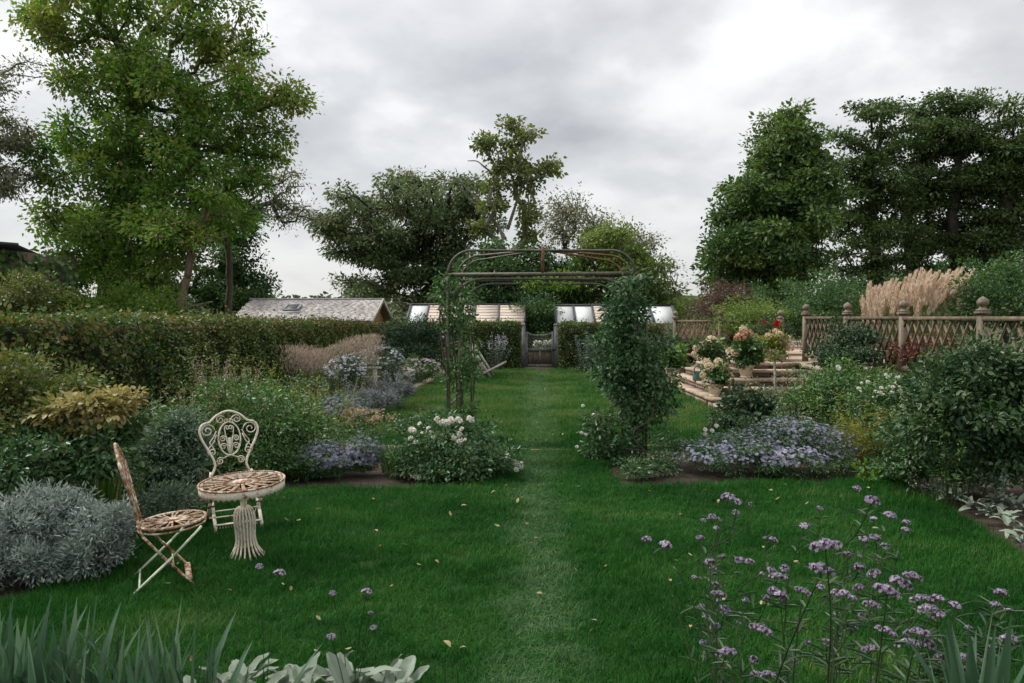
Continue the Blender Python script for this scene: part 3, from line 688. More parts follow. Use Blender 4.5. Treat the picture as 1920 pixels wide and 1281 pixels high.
def in_poly(x, y, poly):
    poly = np.array(poly); r = np.zeros(len(x), bool); j = len(poly) - 1
    for i in range(len(poly)):
        xi, yi = poly[i]; xj, yj = poly[j]
        r ^= ((yi > y) != (yj > y)) & (x < (xj - xi) * (y - yi) / (yj - yi + 1e-12) + xi); j = i
    return r
def grass():
    rng = np.random.default_rng(5)
    coll = bpy.data.collections.new('grass_tufts')           # sources for the scatter, never linked to the scene
    for k in range(7):
        n = 26
        c = rng.normal(size=(n, 2)) * .035; az = rng.random(n) * 6.28
        H = .030 + .030 * rng.random(n); ln = .15 + .9 * rng.random(n) ** 1.5; w = .0022 + .0016 * rng.random(n)
        o = np.stack([np.cos(az), np.sin(az), 0 * az], 1); sd = np.stack([-np.sin(az), np.cos(az), 0 * az], 1)
        b = np.stack([c[:, 0], c[:, 1], 0 * az - .004], 1); V = []
        for t, ww in ((0, 1), (.55, .8), (1, .12)):
            p = b + o * (ln * H * t ** 1.7)[:, None] + np.array([0, 0, 1]) * (H * (t - .35 * ln * t * t))[:, None]
            V += [p + sd * (w * ww)[:, None] * .5, p - sd * (w * ww)[:, None] * .5]
        V = np.stack(V, 1).reshape(-1, 3)
        f = np.array([[0, 1, 3, 2], [2, 3, 5, 4]]); F = (f[None] + (np.arange(n) * 6)[:, None, None]).reshape(-1, 4)
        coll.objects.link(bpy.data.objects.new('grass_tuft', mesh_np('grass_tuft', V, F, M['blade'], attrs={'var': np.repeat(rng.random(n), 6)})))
    ng = bpy.data.node_groups.new('scatter_tufts', 'GeometryNodeTree')
    ng.interface.new_socket('Geometry', in_out='INPUT', socket_type='NodeSocketGeometry')
    ng.interface.new_socket('Geometry', in_out='OUTPUT', socket_type='NodeSocketGeometry')
    gi, go = ng.nodes.new('NodeGroupInput'), ng.nodes.new('NodeGroupOutput')
    ip, ci = ng.nodes.new('GeometryNodeInstanceOnPoints'), ng.nodes.new('GeometryNodeCollectionInfo')
    ci.inputs['Collection'].default_value = coll; ci.inputs['Separate Children'].default_value = True; ci.inputs['Reset Children'].default_value = True
    ip.inputs['Pick Instance'].default_value = True
    L = ng.links.new
    def attr(nm, tp):
        a = ng.nodes.new('GeometryNodeInputNamedAttribute'); a.data_type = tp; a.inputs['Name'].default_value = nm
        return [s for s in a.outputs if s.enabled and s.name == 'Attribute'][0]
    er = ng.nodes.new('FunctionNodeEulerToRotation'); cx = ng.nodes.new('ShaderNodeCombineXYZ')
    L(attr('turn', 'FLOAT'), cx.inputs[2]); L(cx.outputs[0], er.inputs[0])
    sx = ng.nodes.new('ShaderNodeCombineXYZ'); s = attr('size', 'FLOAT'); L(s, sx.inputs[0]); L(s, sx.inputs[1]); L(attr('tall', 'FLOAT'), sx.inputs[2])
    fi = ng.nodes.new('FunctionNodeFloatToInt'); L(attr('pick', 'FLOAT'), fi.inputs[0])
    L(gi.outputs[0], ip.inputs['Points']); L(ci.outputs[0], ip.inputs['Instance']); L(er.outputs[0], ip.inputs['Rotation']); L(sx.outputs[0], ip.inputs['Scale']); L(fi.outputs[0], ip.inputs['Instance Index']); L(ip.outputs[0], go.inputs[0])
    def scatter(name, poly, z, label, bands):
        X, Y, S = [], [], []
        pa = np.array(poly); x0, x1 = pa[:, 0].min(), pa[:, 0].max()
        for y0, y1, dens, s in bands:
            n = int((x1 - x0) * (y1 - y0) * dens); x = x0 + (x1 - x0) * rng.random(n); y = y0 + (y1 - y0) * rng.random(n)
            k = in_poly(x, y, poly) & (np.abs(x) < y * .70 + .4); X.append(x[k]); Y.append(y[k]); S.append(np.full(k.sum(), s))
        x, y, s = map(np.concatenate, (X, Y, S)); n = len(x)
        d = x - (.037 * y - .01) + bumps(x, y, .06, 1.3)
        track = np.clip(1 - np.abs(d) / .38, 0, 1)
        long = 1 + .35 * np.clip(bumps(x, y, .5, .9), -1, 1)
        me = bpy.data.meshes.new(name); me.vertices.add(n); me.vertices.foreach_set('co', np.stack([x, y, np.full(n, z)], 1).astype(np.float32).ravel())
        size = s * (.8 + .5 * rng.random(n))
        for nm, v in (('turn', rng.random(n) * 6.28), ('size', size * (1 + .25 * track)), ('tall', size * (1 - .62 * track) * long), ('pick', rng.integers(0, 7, n).astype(float))):
            a = me.attributes.new(nm, 'FLOAT', 'POINT'); a.data.foreach_set('value', v.astype(np.float32))
        me.update(); o = bpy.data.objects.new(name, me); COL.objects.link(o); props(o, label, 'grass', kind='stuff')
        md = o.modifiers.new('scatter', 'NODES'); md.node_group = ng
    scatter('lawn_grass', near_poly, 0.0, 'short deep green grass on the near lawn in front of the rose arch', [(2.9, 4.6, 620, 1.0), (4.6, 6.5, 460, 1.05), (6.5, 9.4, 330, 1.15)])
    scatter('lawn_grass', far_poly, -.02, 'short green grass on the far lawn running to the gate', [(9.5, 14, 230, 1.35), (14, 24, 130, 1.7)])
grass()

# ------------------------------------------------------------------ edging stones, steps, terrace, fences, gate
def stones_along(root, a, b, mat, L=.55, w=.14, h=.10, z=.0, name='stone', rng=random.Random(4)):
    a, b = Vector((a[0], a[1], z)), Vector((b[0], b[1], z)); d = b - a; n = max(1, round(d.length / L)); ang = math.atan2(d.y, d.x)
    for i in range(n):
        c = a + d * ((i + .5) / n)
        mb = MB().box(c + Vector((rng.uniform(-.012, .012), rng.uniform(-.012, .012), rng.uniform(-.01, .01))), (d.length / n - .015, w * rng.uniform(.85, 1.1), h), ang + rng.uniform(-.03, .03), taper=.94)
        mb.part(name, mat, root)
e = thing('lawn_edging', 'pale stone edging strip along the left border of the far lawn', 'edging', (edge_left(10), 10, 0))
stones_along(e, (edge_left(9.9) - .1, 9.9), (edge_left(23.5) - .1, 23.5), M['edgestone'], .62)
e = thing('lawn_edging', 'low stone edging between the flower bed and far lawn, by the white roses', 'edging', (-1.5, 9.44, 0))
stones_along(e, (-2.55, 9.44), (-.78, 9.44), M['edgestone'], .5)
e = thing('lawn_edging', 'stone edging strip at the foot of the garden steps', 'edging', (edge_right(12), 12, 0))
stones_along(e, (edge_right(10.2) + .1, 10.2), (edge_right(19) + .1, 19), M['edgestone'], .62)
e = thing('lawn_edging', 'flush stone threshold sunk in grass under the rose arch', 'edging', (.45, 9.44, 0))
stones_along(e, (-.36, 9.44), (1.32, 9.44), M['edgestone'], .6, w=.10, z=-.055)

TER_Z, WALL_X, STEP_N = .68, 5.84, 5
def sxy(k): return 3.58 + .265 * k, 13.98 + .42 * k
steps = thing('garden_steps', 'five wide stone steps climbing from the lawn to the terrace', 'steps', (3.58, 13.98, 0))
rr = random.Random(8)
zs = [.14 * (k + 1) for k in range(4)] + [TER_Z]
for k in range(5):
    x0, y0 = sxy(k); z1 = zs[k]; z0 = zs[k - 1] if k else -.06
    n = max(2, round((WALL_X - x0) / .72)); w = (WALL_X - x0) / n; dep = .44
    for i in range(n):
        xa = x0 + i * w
        MB().box((xa + w / 2, y0 + dep / 2, z1 - .0275), (w - .008, dep, .055), taper=.992).part('tread', M['paver'], steps)
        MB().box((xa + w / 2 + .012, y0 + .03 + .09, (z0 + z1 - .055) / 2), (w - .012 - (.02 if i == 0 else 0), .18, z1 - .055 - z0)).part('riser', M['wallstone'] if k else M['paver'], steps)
    y1 = 18.4; ya = y0 + dep + .006; m = max(2, round((y1 - ya) / .75)); w = (y1 - ya) / m; wx = .30 if k < 4 else .5
    for i in range(m):
        yb = ya + i * w
        MB().box((x0 + wx / 2, yb + w / 2, z1 - .0275), (wx, w - .008, .055), taper=.992).part('tread', M['paver'], steps)
        MB().box((x0 + .03 + .09, yb + w / 2, (z0 + z1 - .055) / 2), (.18, w - .012, z1 - .055 - z0)).part('riser', M['paver'], steps)
poly_sheet('terrace', [(5.27, 16.12), (16, 16.12), (16, 30), (5.27, 30)], TER_Z - .004, M['paver'], thick=.7)
poly_sheet('terrace_bank', [(6.12, 6.0), (16, 6.0), (16, 16.1), (6.12, 16.1)], TER_Z - .03, M['soil'], thick=.7)
wall = thing('retaining_wall', 'low stone wall carrying the terrace under the lattice fence', 'wall', (5.95, 11, 0))
MB().box((6.03, 11.0, .28), (.16, 10.0, .66)).part('core', M['wallstone'], wall)
for r in range(3):
    y = 6.02 + (r % 2) * .2
    while y < 15.7:
        L = rr.uniform(.32, .55)
        MB().box((5.92 + rr.uniform(-.012, .012), min(y + L / 2, 15.7), -.03 + .205 * (r + .5)), (.12, L - .018, .19), taper=.97).part('stone', M['wallstone'], wall); y += L
yy = 6.0
while yy < 15.9:
    MB().box((5.96, yy + .595, .625), (.26, 1.18, .06), taper=.99).part('coping', M['edgestone'], wall); yy += 1.19

def finial(root, parent, x, y, z, mat):
    MB().lathe([(.075, 0), (.085, .02), (.05, .035), (.035, .06), (.05, .075), (.068, .10), (.07, .125), (.055, .155), (.028, .175), (.008, .19)], (x, y, z), 12).part('finial', mat, parent, smooth=True)
def lattice_fence(label, pts, z0, top, mat, seed, pitch=.20, post_w=.095):
    """posts with ball finials, rails and crossed laths; every lath is a part"""
    t = thing('lattice_fence', label, 'fence', (pts[0][0], pts[0][1], z0)); g = random.Random(seed)
    for (x, y) in pts:
        mb = MB().box((x, y, (z0 + top + .06) / 2), (post_w, post_w, top + .06 - z0)); mb.box((x, y, top + .075), (post_w + .05, post_w + .05, .03))
        p = mb.part('post', M['wood'], t); finial(t, p, x, y, top + .09, M['wood'])
    zb, zt = z0 + .12, top
    for a, b in zip(pts[:-1], pts[1:]):
        a, b = Vector((*a, 0)), Vector((*b, 0)); d = (b - a); L = d.length; d.normalize(); n = Vector((d.y, -d.x, 0))
        A, B = a + d * post_w * .52, b - d * post_w * .52
        MB().beam(A + Vector((0, 0, zt)), B + Vector((0, 0, zt)), .085, .055).part('rail', M['slat'], t)
        MB().beam(A + Vector((0, 0, zb)), B + Vector((0, 0, zb)), .06, .075).part('rail', M['slat'], t)
        h = zt - zb - .06; Li = L - post_w; run = h * .60
        for sgn in (1, -1):
            u = -run + pitch * .3
            while u < Li:
                # clip the diagonal to the bay
                u0, u1, v0, v1 = u, u + run, 0.0, h
                if u0 < 0: v0 = h * (-u0) / run; u0 = 0
                if u1 > Li: v1 = h * (Li - u) / run; u1 = Li
                if v1 - v0 > .06:
                    q0, q1 = (u0, u1) if sgn > 0 else (Li - u0, Li - u1)
                    off = n * (.009 * sgn)
                    MB().beam(A + d * q0 + off + Vector((0, 0, zb + .03 + v0)), A + d * q1 + off + Vector((0, 0, zb + .03 + v1)), .014, .030, up=n).part('slat', M['slat'], t)
                u += pitch
    return t
lattice_fence('brown lattice fence with ball finials on the wall beside the steps', [(5.93, 15.62), (5.93, 13.68), (5.93, 11.72), (5.93, 9.75), (5.93, 7.8)], .72, 1.595, M['slat'], 1)
lattice_fence('farther brown lattice fence beyond the pots on the terrace steps', [(4.35, 20.6), (5.25, 19.5), (6.3, 19.2)], .5, 1.50, M['slat'], 2, pitch=.17)
gp = thing('terrace_post', 'lone wooden post with finial beside the red rose on the terrace', 'post', (5.9, 17.0, TER_Z))
MB().box((5.9, 17.0, 1.13), (.11, .11, .9)).part('post', M['wood'], gp); finial(gp, gp, 5.9, 17.0, 1.58, M['wood'])

# the gate at the far end of the lawn
GX, GY = .86, 23.95
def gate():
    for s, lab in ((-1, 'grey gate post on the side nearer the folding deck chair'), (1, 'grey gate post nearer the steps, with the latch')):
        p = thing('gate_post', lab, 'post', (GX + s * .5, GY, -.03))
        MB().box((GX + s * .5, GY, .66), (.12, .12, 1.38)).part('shaft', M['gateframe'], p)
        MB().box((GX + s * .5, GY, 1.375), (.16, .16, .05), taper=.6).part('cap', M['gateframe'], p)
        if s > 0: MB().box((GX + .43, GY - .08, .62), (.08, .05, .10)).tube([(GX + .43, GY - .1, .62), (GX + .43, GY - .16, .62), (GX + .34, GY - .16, .62)], .012, 6).part('latch', M['darkframe'], p)
    t = thing('garden_gate', 'grey wooden gate with dipped lattice top set in the far hedge', 'gate', (GX, GY, 0))
    for s in (-1, 1): MB().box((GX + s * .40, GY, .60), (.07, .06, 1.10)).part('stile', M['gateframe'], t)
    MB().box((GX, GY, .60), (.728, .055, .09)).part('rail', M['gateframe'], t)
    MB().box((GX, GY, .10), (.728, .055, .09)).part('rail', M['gateframe'], t)
    MB().box((GX, GY - .005, .35), (.06, .05, .405)).part('muntin', M['gateframe'], t)
    x = -.36
    for i in range(8):
        MB().box((GX - .32 + i * .0915, GY + .012, .35), (.086, .02, .41)).part('board', M['gatewood'], t)
    mb = MB(); pts = [(GX + .364 * math.sin(a), 1.13 - .10 * math.cos(a) ** 1.0) for a in np.linspace(-math.pi / 2, math.pi / 2, 11)]
    for (xa, za), (xb, zb) in zip(pts[:-1], pts[1:]): mb.beam((xa, GY, za), (xb, GY, zb), .05, .065)
    mb.part('curved_rail', M['gateframe'], t)
    for sgn in (1, -1):
        for i in range(-3, 8):
            u0, u1, v0, v1 = i * .1, i * .1 + .38, .0, .42
            lo, hi = max(u0, 0), min(u1, .72)
            if hi - lo < .06: continue
            f = lambda u: .645 + (u - u0) / .38 * .40
            xa, xb = (lo, hi) if sgn > 0 else (.72 - lo, .72 - hi)
            MB().beam((GX - .36 + xa, GY + .008 * sgn, f(lo)), (GX - .36 + xb, GY + .008 * sgn, f(hi)), .012, .022, up=(0, 1, 0)).part('slat', M['gateframe'], t)
gate()
# the paving slab under the gate
th = thing('gate_threshold', 'dark flat threshold slab under the garden gate', 'slab', (GX, GY - .2, 0)); MB().box((GX, GY - .12, -.03), (.9, .42, .05), taper=.98).part('slab', M['wallstone'], th)

# ------------------------------------------------------------------ sheds and greenhouses behind the hedges
def slate_shed():
    d = 30.0
    a, b = P(412, 601, 28.2), P(703, 601, 28.2); rl, rr_ = P(447, 563, 30.5), P(724, 563, 30.5)
    t = thing('slate_shed', 'long low shed with a grey slate roof and skylight behind the hedge', 'shed', (a[0], 28.2, 0))
    ez, rz = 1.45, rl[2]; y0, y1, y2 = 28.0, 30.4, 32.8; x0, x1 = -10.3, -5.02
    MB().box(((x0 + x1) / 2, (y0 + y2) / 2, .55), (x1 - x0 - .5, y2 - y0 - .5, 1.7)).part('wall', M['shedwood'], t)
    mb = MB()
    mb.add([(x1 - .26, y0 + .2, 1.3), (x1 - .26, y2 - .2, 1.3), (x1 - .26, y1, rz - .08), (x1 - .34, y0 + .2, 1.3), (x1 - .34, y2 - .2, 1.3), (x1 - .34, y1, rz - .08)], [(0, 1, 2), (3, 5, 4), (0, 2, 5, 3), (1, 4, 5, 2), (0, 3, 4, 1)])
    mb.part('gable', M['shedwood'], t)
    for s in (0, 1):
        ys = y0 if s == 0 else y2
        mb = MB(); mb.beam((x1 - .03, ys, ez - .05), (x1 - .03, y1, rz), .05, .14); mb.part('bargeboard', M['greywood'], t)
    rf = MB(); 
    nrm = Vector((0, -(rz - ez), (y1 - y0))).normalized()
    rf.add([(x0, y0, ez - .03), (x1, y0, ez - .03), (x1, y1, rz - .03), (x0, y1, rz - .03), (x1, y2, ez - .03), (x0, y2, ez - .03)], [(0, 1, 2, 3), (3, 2, 4, 5)])
    roof = rf.part('roof', M['slate'], t)
    g = random.Random(2); rows = 22; mb = MB()
    up = Vector((0, y1 - y0, rz - ez)); L = up.length; up.normalize(); M3 = Matrix((Vector((1, 0, 0)), up, nrm)).transposed()
    hip = .55
    for r in range(rows):
        x = x0 + (g.random() * .2)
        v = (r + .5) / rows
        while x < x1 - .05:
            w = g.uniform(.20, .34); w = min(w, x1 - x)
            c = Vector((x + w / 2, y0, ez)) + up * (v * L + g.uniform(-.008, .008)) + nrm * (.012 + g.uniform(0, .012))
            mt = M3 @ Matrix.Rotation(.05 + g.uniform(-.008, .008), 3, 'X')
            mb.box(c, (w - .007, L / rows * 1.2, .010), M=mt); x += w
    mb.part('slates', M['slate'], roof, kind='stuff')
    mb = MB().tube([(x0, y1, rz + .02), (x1, y1, rz + .02)], .06, 6); mb.part('ridge', M['lead'], roof)
    c = Vector((P(548, 580, 29.3)[0], y0, ez)) + up * (.56 * L)
    f = MB()
    for dx, dv, sx, sv in ((-.26, 0, .06, .62), (.26, 0, .06, .62), (0, -.3, .58, .06), (0, .3, .58, .06)):
        f.box(c + Vector((dx, 0, 0)) + up * dv + nrm * .06, (sx, sv, .08), M=M3)
    f.box(c - up * .45 + nrm * .035, (.8, .25, .015), M=M3)
    sk = f.part('skylight', M['lead'], t)
    MB().box(c + nrm * .07, (.46, .54, .02), M=M3).part('pane', M['darkframe'], sk)
slate_shed()
def greenhouse(label, xs, kinds, y0, y1, ez, rz, seed, slope=.12):
    """glazed lean roof of separate panes or cedar shade boards"""
    t = thing('greenhouse', label, 'greenhouse', (xs[0], y0, 0)); g = random.Random(seed)
    ym = (y0 + y1) / 2; up = Vector((0, ym - y0, rz - ez)); L = up.length; up.normalize(); nrm = Vector((0, -up.z, up.y)); M3 = Matrix((Vector((1, 0, 0)), up, nrm)).transposed()
    MB().box(((xs[0] + xs[-1]) / 2, ym, .25), (xs[-1] - xs[0] - .1, y1 - y0 - .2, 1.1)).part('base_wall', M['ivywall'], t)
    lean = .25
    for i, k in enumerate(kinds):
        a, b = xs[i], xs[i + 1]; w = b - a
        c = Vector(((a + b) / 2, y0, ez)) + up * (L / 2)
        if k == 'g':
            MB().box(c + nrm * .02, (w - .05, L, .012), M=M3).part('pane', M['glass'], t)
        else:
            pn = MB().box(c + nrm * .015, (w - .03, L, .014), M=M3).part('shade_panel', M['cedar'], t)
            for q in range(6):
                MB().box(c + up * ((q + .5) / 6 - .5) * L + nrm * (.032 + .004 * (q % 2)), (w - .035, L / 6 - .012, .016), M=M3).part('board', M['cedar'], pn)
        if k == 'o':
            MB().box(c - up * L * .28 + nrm * .09, (w - .08, L * .5, .03), M=M3 @ Matrix.Rotation(-.10, 3, 'X')).part('vent', M['cedar'], t)
    for i, x in enumerate(xs):
        MB().box(Vector((x, y0, ez)) + up * (L / 2) + nrm * .045, (.045 if 0 < i < len(xs) - 1 else .07, L, .05), M=M3).part('glazing_bar', M['darkframe'], t)
    MB().box(((xs[0] + xs[-1]) / 2, ym, rz + .05), (xs[-1] - xs[0] + .1, .10, .07)).part('ridge', M['darkframe'], t)
    MB().box(((xs[0] + xs[-1]) / 2, y0 - .04, ez - .02), (xs[-1] - xs[0], .09, .07)).part('gutter', M['greywood'], t)
    MB().add([(xs[0], ym + .03, rz), (xs[-1], ym + .03, rz), (xs[-1], y1, ez), (xs[0], y1, ez)], [(0, 1, 2, 3)]).part('back_slope', M['darkframe'], t)
def gx(px, d): return (px - 960) / FPX * d
greenhouse('greenhouse with tan shade boards behind the hedge, nearer the slate shed', [gx(q, 27.5) for q in (766, 801, 845, 890, 935, 984)], 'gbbbb', 27.0, 29.4, 1.40, 2.02, 1)
greenhouse('greenhouse with pale white panes behind the hedge on the gate\'s other side', [gx(q, 27.5) for q in (1041, 1077, 1113, 1137, 1170, 1192, 1222, 1266)], 'ggbbggg', 27.0, 29.4, 1.38, 1.99, 2)

def old_house():
    t = thing('ivy_house', 'corner of an ivy covered brick building with a projecting dark eave', 'house', (-13, 18, 0))
    MB().box((-14.2, 19.6, 1.5), (4.6, 3.2, 3.4)).part('wall', M['ivywall'], t)
    rp = [(-13.6, 14.5), (-11.5, 18.0), (-13.0, 21.5), (-17, 21.5), (-17, 14.5)]
    MB().add([(x, y, 3.26) for x, y in rp] + [(x, y, 3.31) for x, y in rp], [(4, 3, 2, 1, 0), (5, 6, 7, 8, 9)] + [(i, (i + 1) % 5, (i + 1) % 5 + 5, i + 5) for i in range(5)]).part('roof', M['darkframe'], t)
    MB().tube([(-13.6, 14.42, 3.29), (-11.46, 18.0, 3.29)], .04, 8).part('gutter', M['darkframe'], t)
    r = np.random.default_rng(9); n = 6000
    y = np.where(r.random(n) < .75, 17.95, 18.0 + 3 * r.random(n)); x = np.where(y < 17.97, -15.5 + 3.7 * r.random(n), -11.85)
    p = np.stack([x + r.normal(size=n) * .10, y - np.abs(r.normal(size=n)) * .14, 3.2 * r.random(n)], 1)
    leaves_part('ivy', p, r.normal(size=(n, 3)) * .4 + np.array([0, -.2, -.8]), r.normal(size=(n, 3)) * .4 + np.array([.3, -1, .3]), .13, .11, r.random(n), M['rose'], t, kind='stuff', seg=6)
old_house()

# ------------------------------------------------------------------ the rose arch
def arc_path(x0, x1, z0, ztop, rad_, y, n=8):
    """up from (x0, z0), rounded corners of radius rad_, along ztop, down to (x1, z0)"""
    p = [(x0, y, z0)]
    for k in range(n + 1):
        a = math.pi - k / n * math.pi / 2; p.append((x0 + rad_ + rad_ * math.cos(a), y, ztop - rad_ + rad_ * math.sin(a)))
    for k in range(n + 1):
        a = math.pi / 2 - k / n * math.pi / 2; p.append((x1 - rad_ + rad_ * math.cos(a), y, ztop - rad_ + rad_ * math.sin(a)))
    p.append((x1, y, z0)); return p
AF, AB = 8.8, 10.15
FL, FR = gx(840, AF), gx(1191, AF); BL, BR = FL + .06, FR + .06
def arch():
    t = thing('rose_arch', 'dark iron pipe rose arch with a domed top over the lawn', 'arch', ((FL + FR) / 2, AF, 0))
    for x, y in ((FL, AF), (FR, AF), (BL, AB), (BR, AB)):
        MB().tube([(x, y, -.05), (x, y, 2.09)], .021, 8).part('post', M['iron'], t, smooth=True)
        MB().tube([(x + .13, y + .02, -.05), (x + .13, y + .02, 1.6)], .013, 6).part('upright', M['iron'], t, smooth=True)
    for y, a, b in ((AF, FL, FR), (AB, BL, BR)):
        MB().tube([(a - .02, y, 2.095), (b + .02, y, 2.11)], .022, 8).part('crossbar', M['iron'], t, smooth=True)
        MB().tube(arc_path(a + .02, b - .02, 1.55, 2.05, .38, y), .014, 6).part('brace', M['iron'], t, smooth=True)
    for a, b in (((FL, AF), (BL, AB)), ((FR, AF), (BR, AB))):
        for z in (2.10, 1.3, .6): MB().tube([(*a, z), (*b, z)], .014, 6).part('side_bar', M['iron'], t, smooth=True)
    MB().tube(arc_path(FL, FR, 2.1, 2.37, .27, AF), .015, 6).part('top_hoop', M['iron'], t, smooth=True)
    cx = gx(1017, AF)
    for x, y, s in ((BL, AB, 1), (BL - .0, (AF + AB) / 2, 1), (BR, AB, -1), (BR, (AF + AB) / 2, -1)):
        p = [(x, y, 2.1)] + [(x + s * .30 * (1 - math.cos(a)), y, 2.1 + .27 * math.sin(a)) for a in np.linspace(.3, math.pi / 2, 6)]
        p += [(x + s * .30 + (cx - x - s * .30) * q, y + (AF + .05 - y) * q, 2.37 + .015 * q) for q in (.33, .66, 1.0)]
        MB().tube(p, .013, 6).part('rib', M['rustiron'] if s < 0 else M['iron'], t, smooth=True)
    MB().tube([(cx, AF, 2.1), (cx + .005, AF, 2.41)], .019, 8).part('king_post', M['rustiron'], t, smooth=True)
arch()

# ------------------------------------------------------------------ bistro set
def cat(pts, n=6, closed=False):
    """Catmull-Rom through 2-D or 3-D points"""
    p = [np.array(q, float) for q in pts]; out = []
    m = len(p)
    for i in range(m if closed else m - 1):
        p0, p1, p2, p3 = (p[(i - 1) % m] if closed or i > 0 else p[0] * 2 - p[1]), p[i], p[(i + 1) % m], (p[(i + 2) % m] if closed or i + 2 < m else p[-1] * 2 - p[-2])
        for k in range(n):
            u = k / n
            out.append(.5 * (2 * p1 + (p2 - p0) * u + (2 * p0 - 5 * p1 + 4 * p2 - p3) * u ** 2 + (3 * p1 - p0 - 3 * p2 + p3) * u ** 3))
    if not closed: out.append(p[-1])
    return out
def spiral(c, r, a0, turns, n=18, r1=.25):
    return [(c[0] + r * (1 - (1 - r1) * k / n) * math.cos(a0 + turns * 2 * math.pi * k / n), c[1] + r * (1 - (1 - r1) * k / n) * math.sin(a0 + turns * 2 * math.pi * k / n)) for k in range(n + 1)]
def back_xyz(u, s):                                          # back plane: leans away from the seat
    return (-.185 - .20 * s - .10 * s * s, u, .40 + .95 * s)
OUTL = [(.150, -.03), (.118, .055), (.150, .15), (.200, .25), (.222, .33), (.198, .385), (.142, .405), (.088, .455), (0, .487)]
def bistro_chair(label, loc, rz, rusty):
    t = thing('bistro_chair', label, 'chair', loc, 'scroll backed iron bistro chairs', local=True, rotz=rz)
    pm, sm, gm = M['paintrust' if rusty else 'paint'], M['paintrust'], M['paintgreen' if rusty else 'paint']
    left = [(-u, s) for u, s in OUTL]; full = left + OUTL[::-1][1:]
    pts = [back_xyz(u, s) for u, s in cat(full, 5)]
    MB().tube(pts, .0095, 7).part('back_frame', pm, t, smooth=True)
    oval = [back_xyz(.084 * math.cos(a), .262 + .135 * math.sin(a)) for a in np.linspace(0, 2 * math.pi, 28, endpoint=False)]
    MB().tube(oval, .0062, 6, closed=True).part('back_oval', pm, t, smooth=True)
    def scroll(path, r=.0043, name='scroll'):
        for sg in (1, -1):
            MB().tube([back_xyz(u * sg, s) for u, s in path], r, 5).part(name, pm, t, smooth=True)
    scroll(cat([(.118, .17), (.128, .20), (.150, .235), (.118, .285), (.098, .33)][::-1], 4)[::-1])
    scroll(spiral((.163, .335), .056, math.pi * 1.0, -1.6, 24, .18))            # shoulder volutes
    scroll([(.098, .30), (.120, .24), (.163, .19)] + spiral((.137, .165), .034, .6, -1.5, 18, .2))
    scroll([(.0, .395), (.02, .425)] + spiral((.062, .418), .036, 2.6, -1.5, 20, .2))
    scroll(spiral((.022, .408), .020, 2.2, 1.3, 12, .2))
    scroll([(.006, .14), (.010, .23), (.030, .30), (.034, .345)] + spiral((.014, .350), .020, .3, 1.2, 12, .25))
    scroll([(.006, .18), (.022, .245)] + spiral((.050, .262), .026, 2.7, -1.5, 16, .2))
    scroll([(.006, .14), (.018, .185)] + spiral((.048, .20), .028, 2.9, -1.4, 16, .2))
    scroll([(.0, .128), (.03, .118), (.055, .105)] + spiral((.078, .085), .030, 1.9, -1.6, 18, .2))
    mb = MB()
    for k in (-1, 0, 1): mb.tube([back_xyz(k * .006, .125), back_xyz(k * .004, .20), back_xyz(k * .006, .27)], .003, 5)
    mb.part('back_stem', pm, t, smooth=True)
    R, z = .190, .375
    tiltz = lambda x: z + .08 * x
    ring = [(R * math.cos(a), R * math.sin(a), tiltz(R * math.cos(a))) for a in np.linspace(0, 2 * math.pi, 36, endpoint=False)]
    MB().tube(ring, .0095, 6, closed=True).part('seat_rim', sm, t, smooth=True)
    ring2 = [(R * math.cos(a), R * math.sin(a), tiltz(R * math.cos(a)) - .028) for a in np.linspace(0, 2 * math.pi, 36, endpoint=False)]
    MB().tube(ring2, .006, 5, closed=True).part('seat_hoop', pm, t, smooth=True)
    bar = MB().beam((.035, 0, 0), (R - .004, 0, 0), .011, .005).mesh('slat', sm)
    for k in range(24):
        o = link('slat', bar, t, (0, 0, z + .003), (0, -.08 * math.cos(k * math.pi / 12), k * math.pi / 12 + (.05 if k % 2 else -.03)))
    MB().lathe([(.045, -.004), (.045, .004)], (0, 0, z + .006), 14).part('seat_boss', sm, t)
    for s in (1, -1):
        a = [(-.192, s * .150, .40), (-.165, s * .162, .335), (-.06, s * .168, .205), (.02, s * .168, .115), (.125, s * .168, 0)]
        mb = MB()
        for p, q in zip(a[:-1], a[1:]): mb.beam(p, q, .012, .024, up=(0, 1, 0))
        mb.beam((.115, s * .168, .006), (.165, s * .168, .002), .014, .008); mb.part('leg', pm, t)
        b = [(.155, s * .185, z - .01), (.0, s * .185, .205), (-.225, s * .185, 0)]
        mb = MB()
        for p, q in zip(b[:-1], b[1:]): mb.beam(p, q, .010, .024, up=(0, 1, 0))
        mb.part('leg', gm, t)
        MB().tube([(-.025, s * .155, .166), (-.025, s * .205, .166)], .011, 8).part('pivot', M['rustiron'], t)
    MB().tube([(-.185, -.185, .04), (-.185, .185, .04)], .006, 6).part('stretcher', gm, t)
    mb = MB().beam((.085, -.168, .05), (.085, .168, .05), .006, .035, up=(1, 0, 0))
    for k in range(16): mb.box((.085, -.155 + k * .0207, .027), (.005, .012, .016), taper=.5)
    mb.part('fringed_stretcher', pm, t)
    MB().tube([(.0, -.168, .135), (.0, .168, .135)], .0055, 6).part('stretcher', pm, t)
    return t
a0 = rad(25)
bistro_chair('rusty folding iron chair seen from its side, standing nearest on the lawn', (-2.08, 4.70, 0), a0, True)
bistro_chair('cream scroll backed iron chair behind the little round table', (-2.13, 5.93, 0), math.atan2(-.86, .50), False)
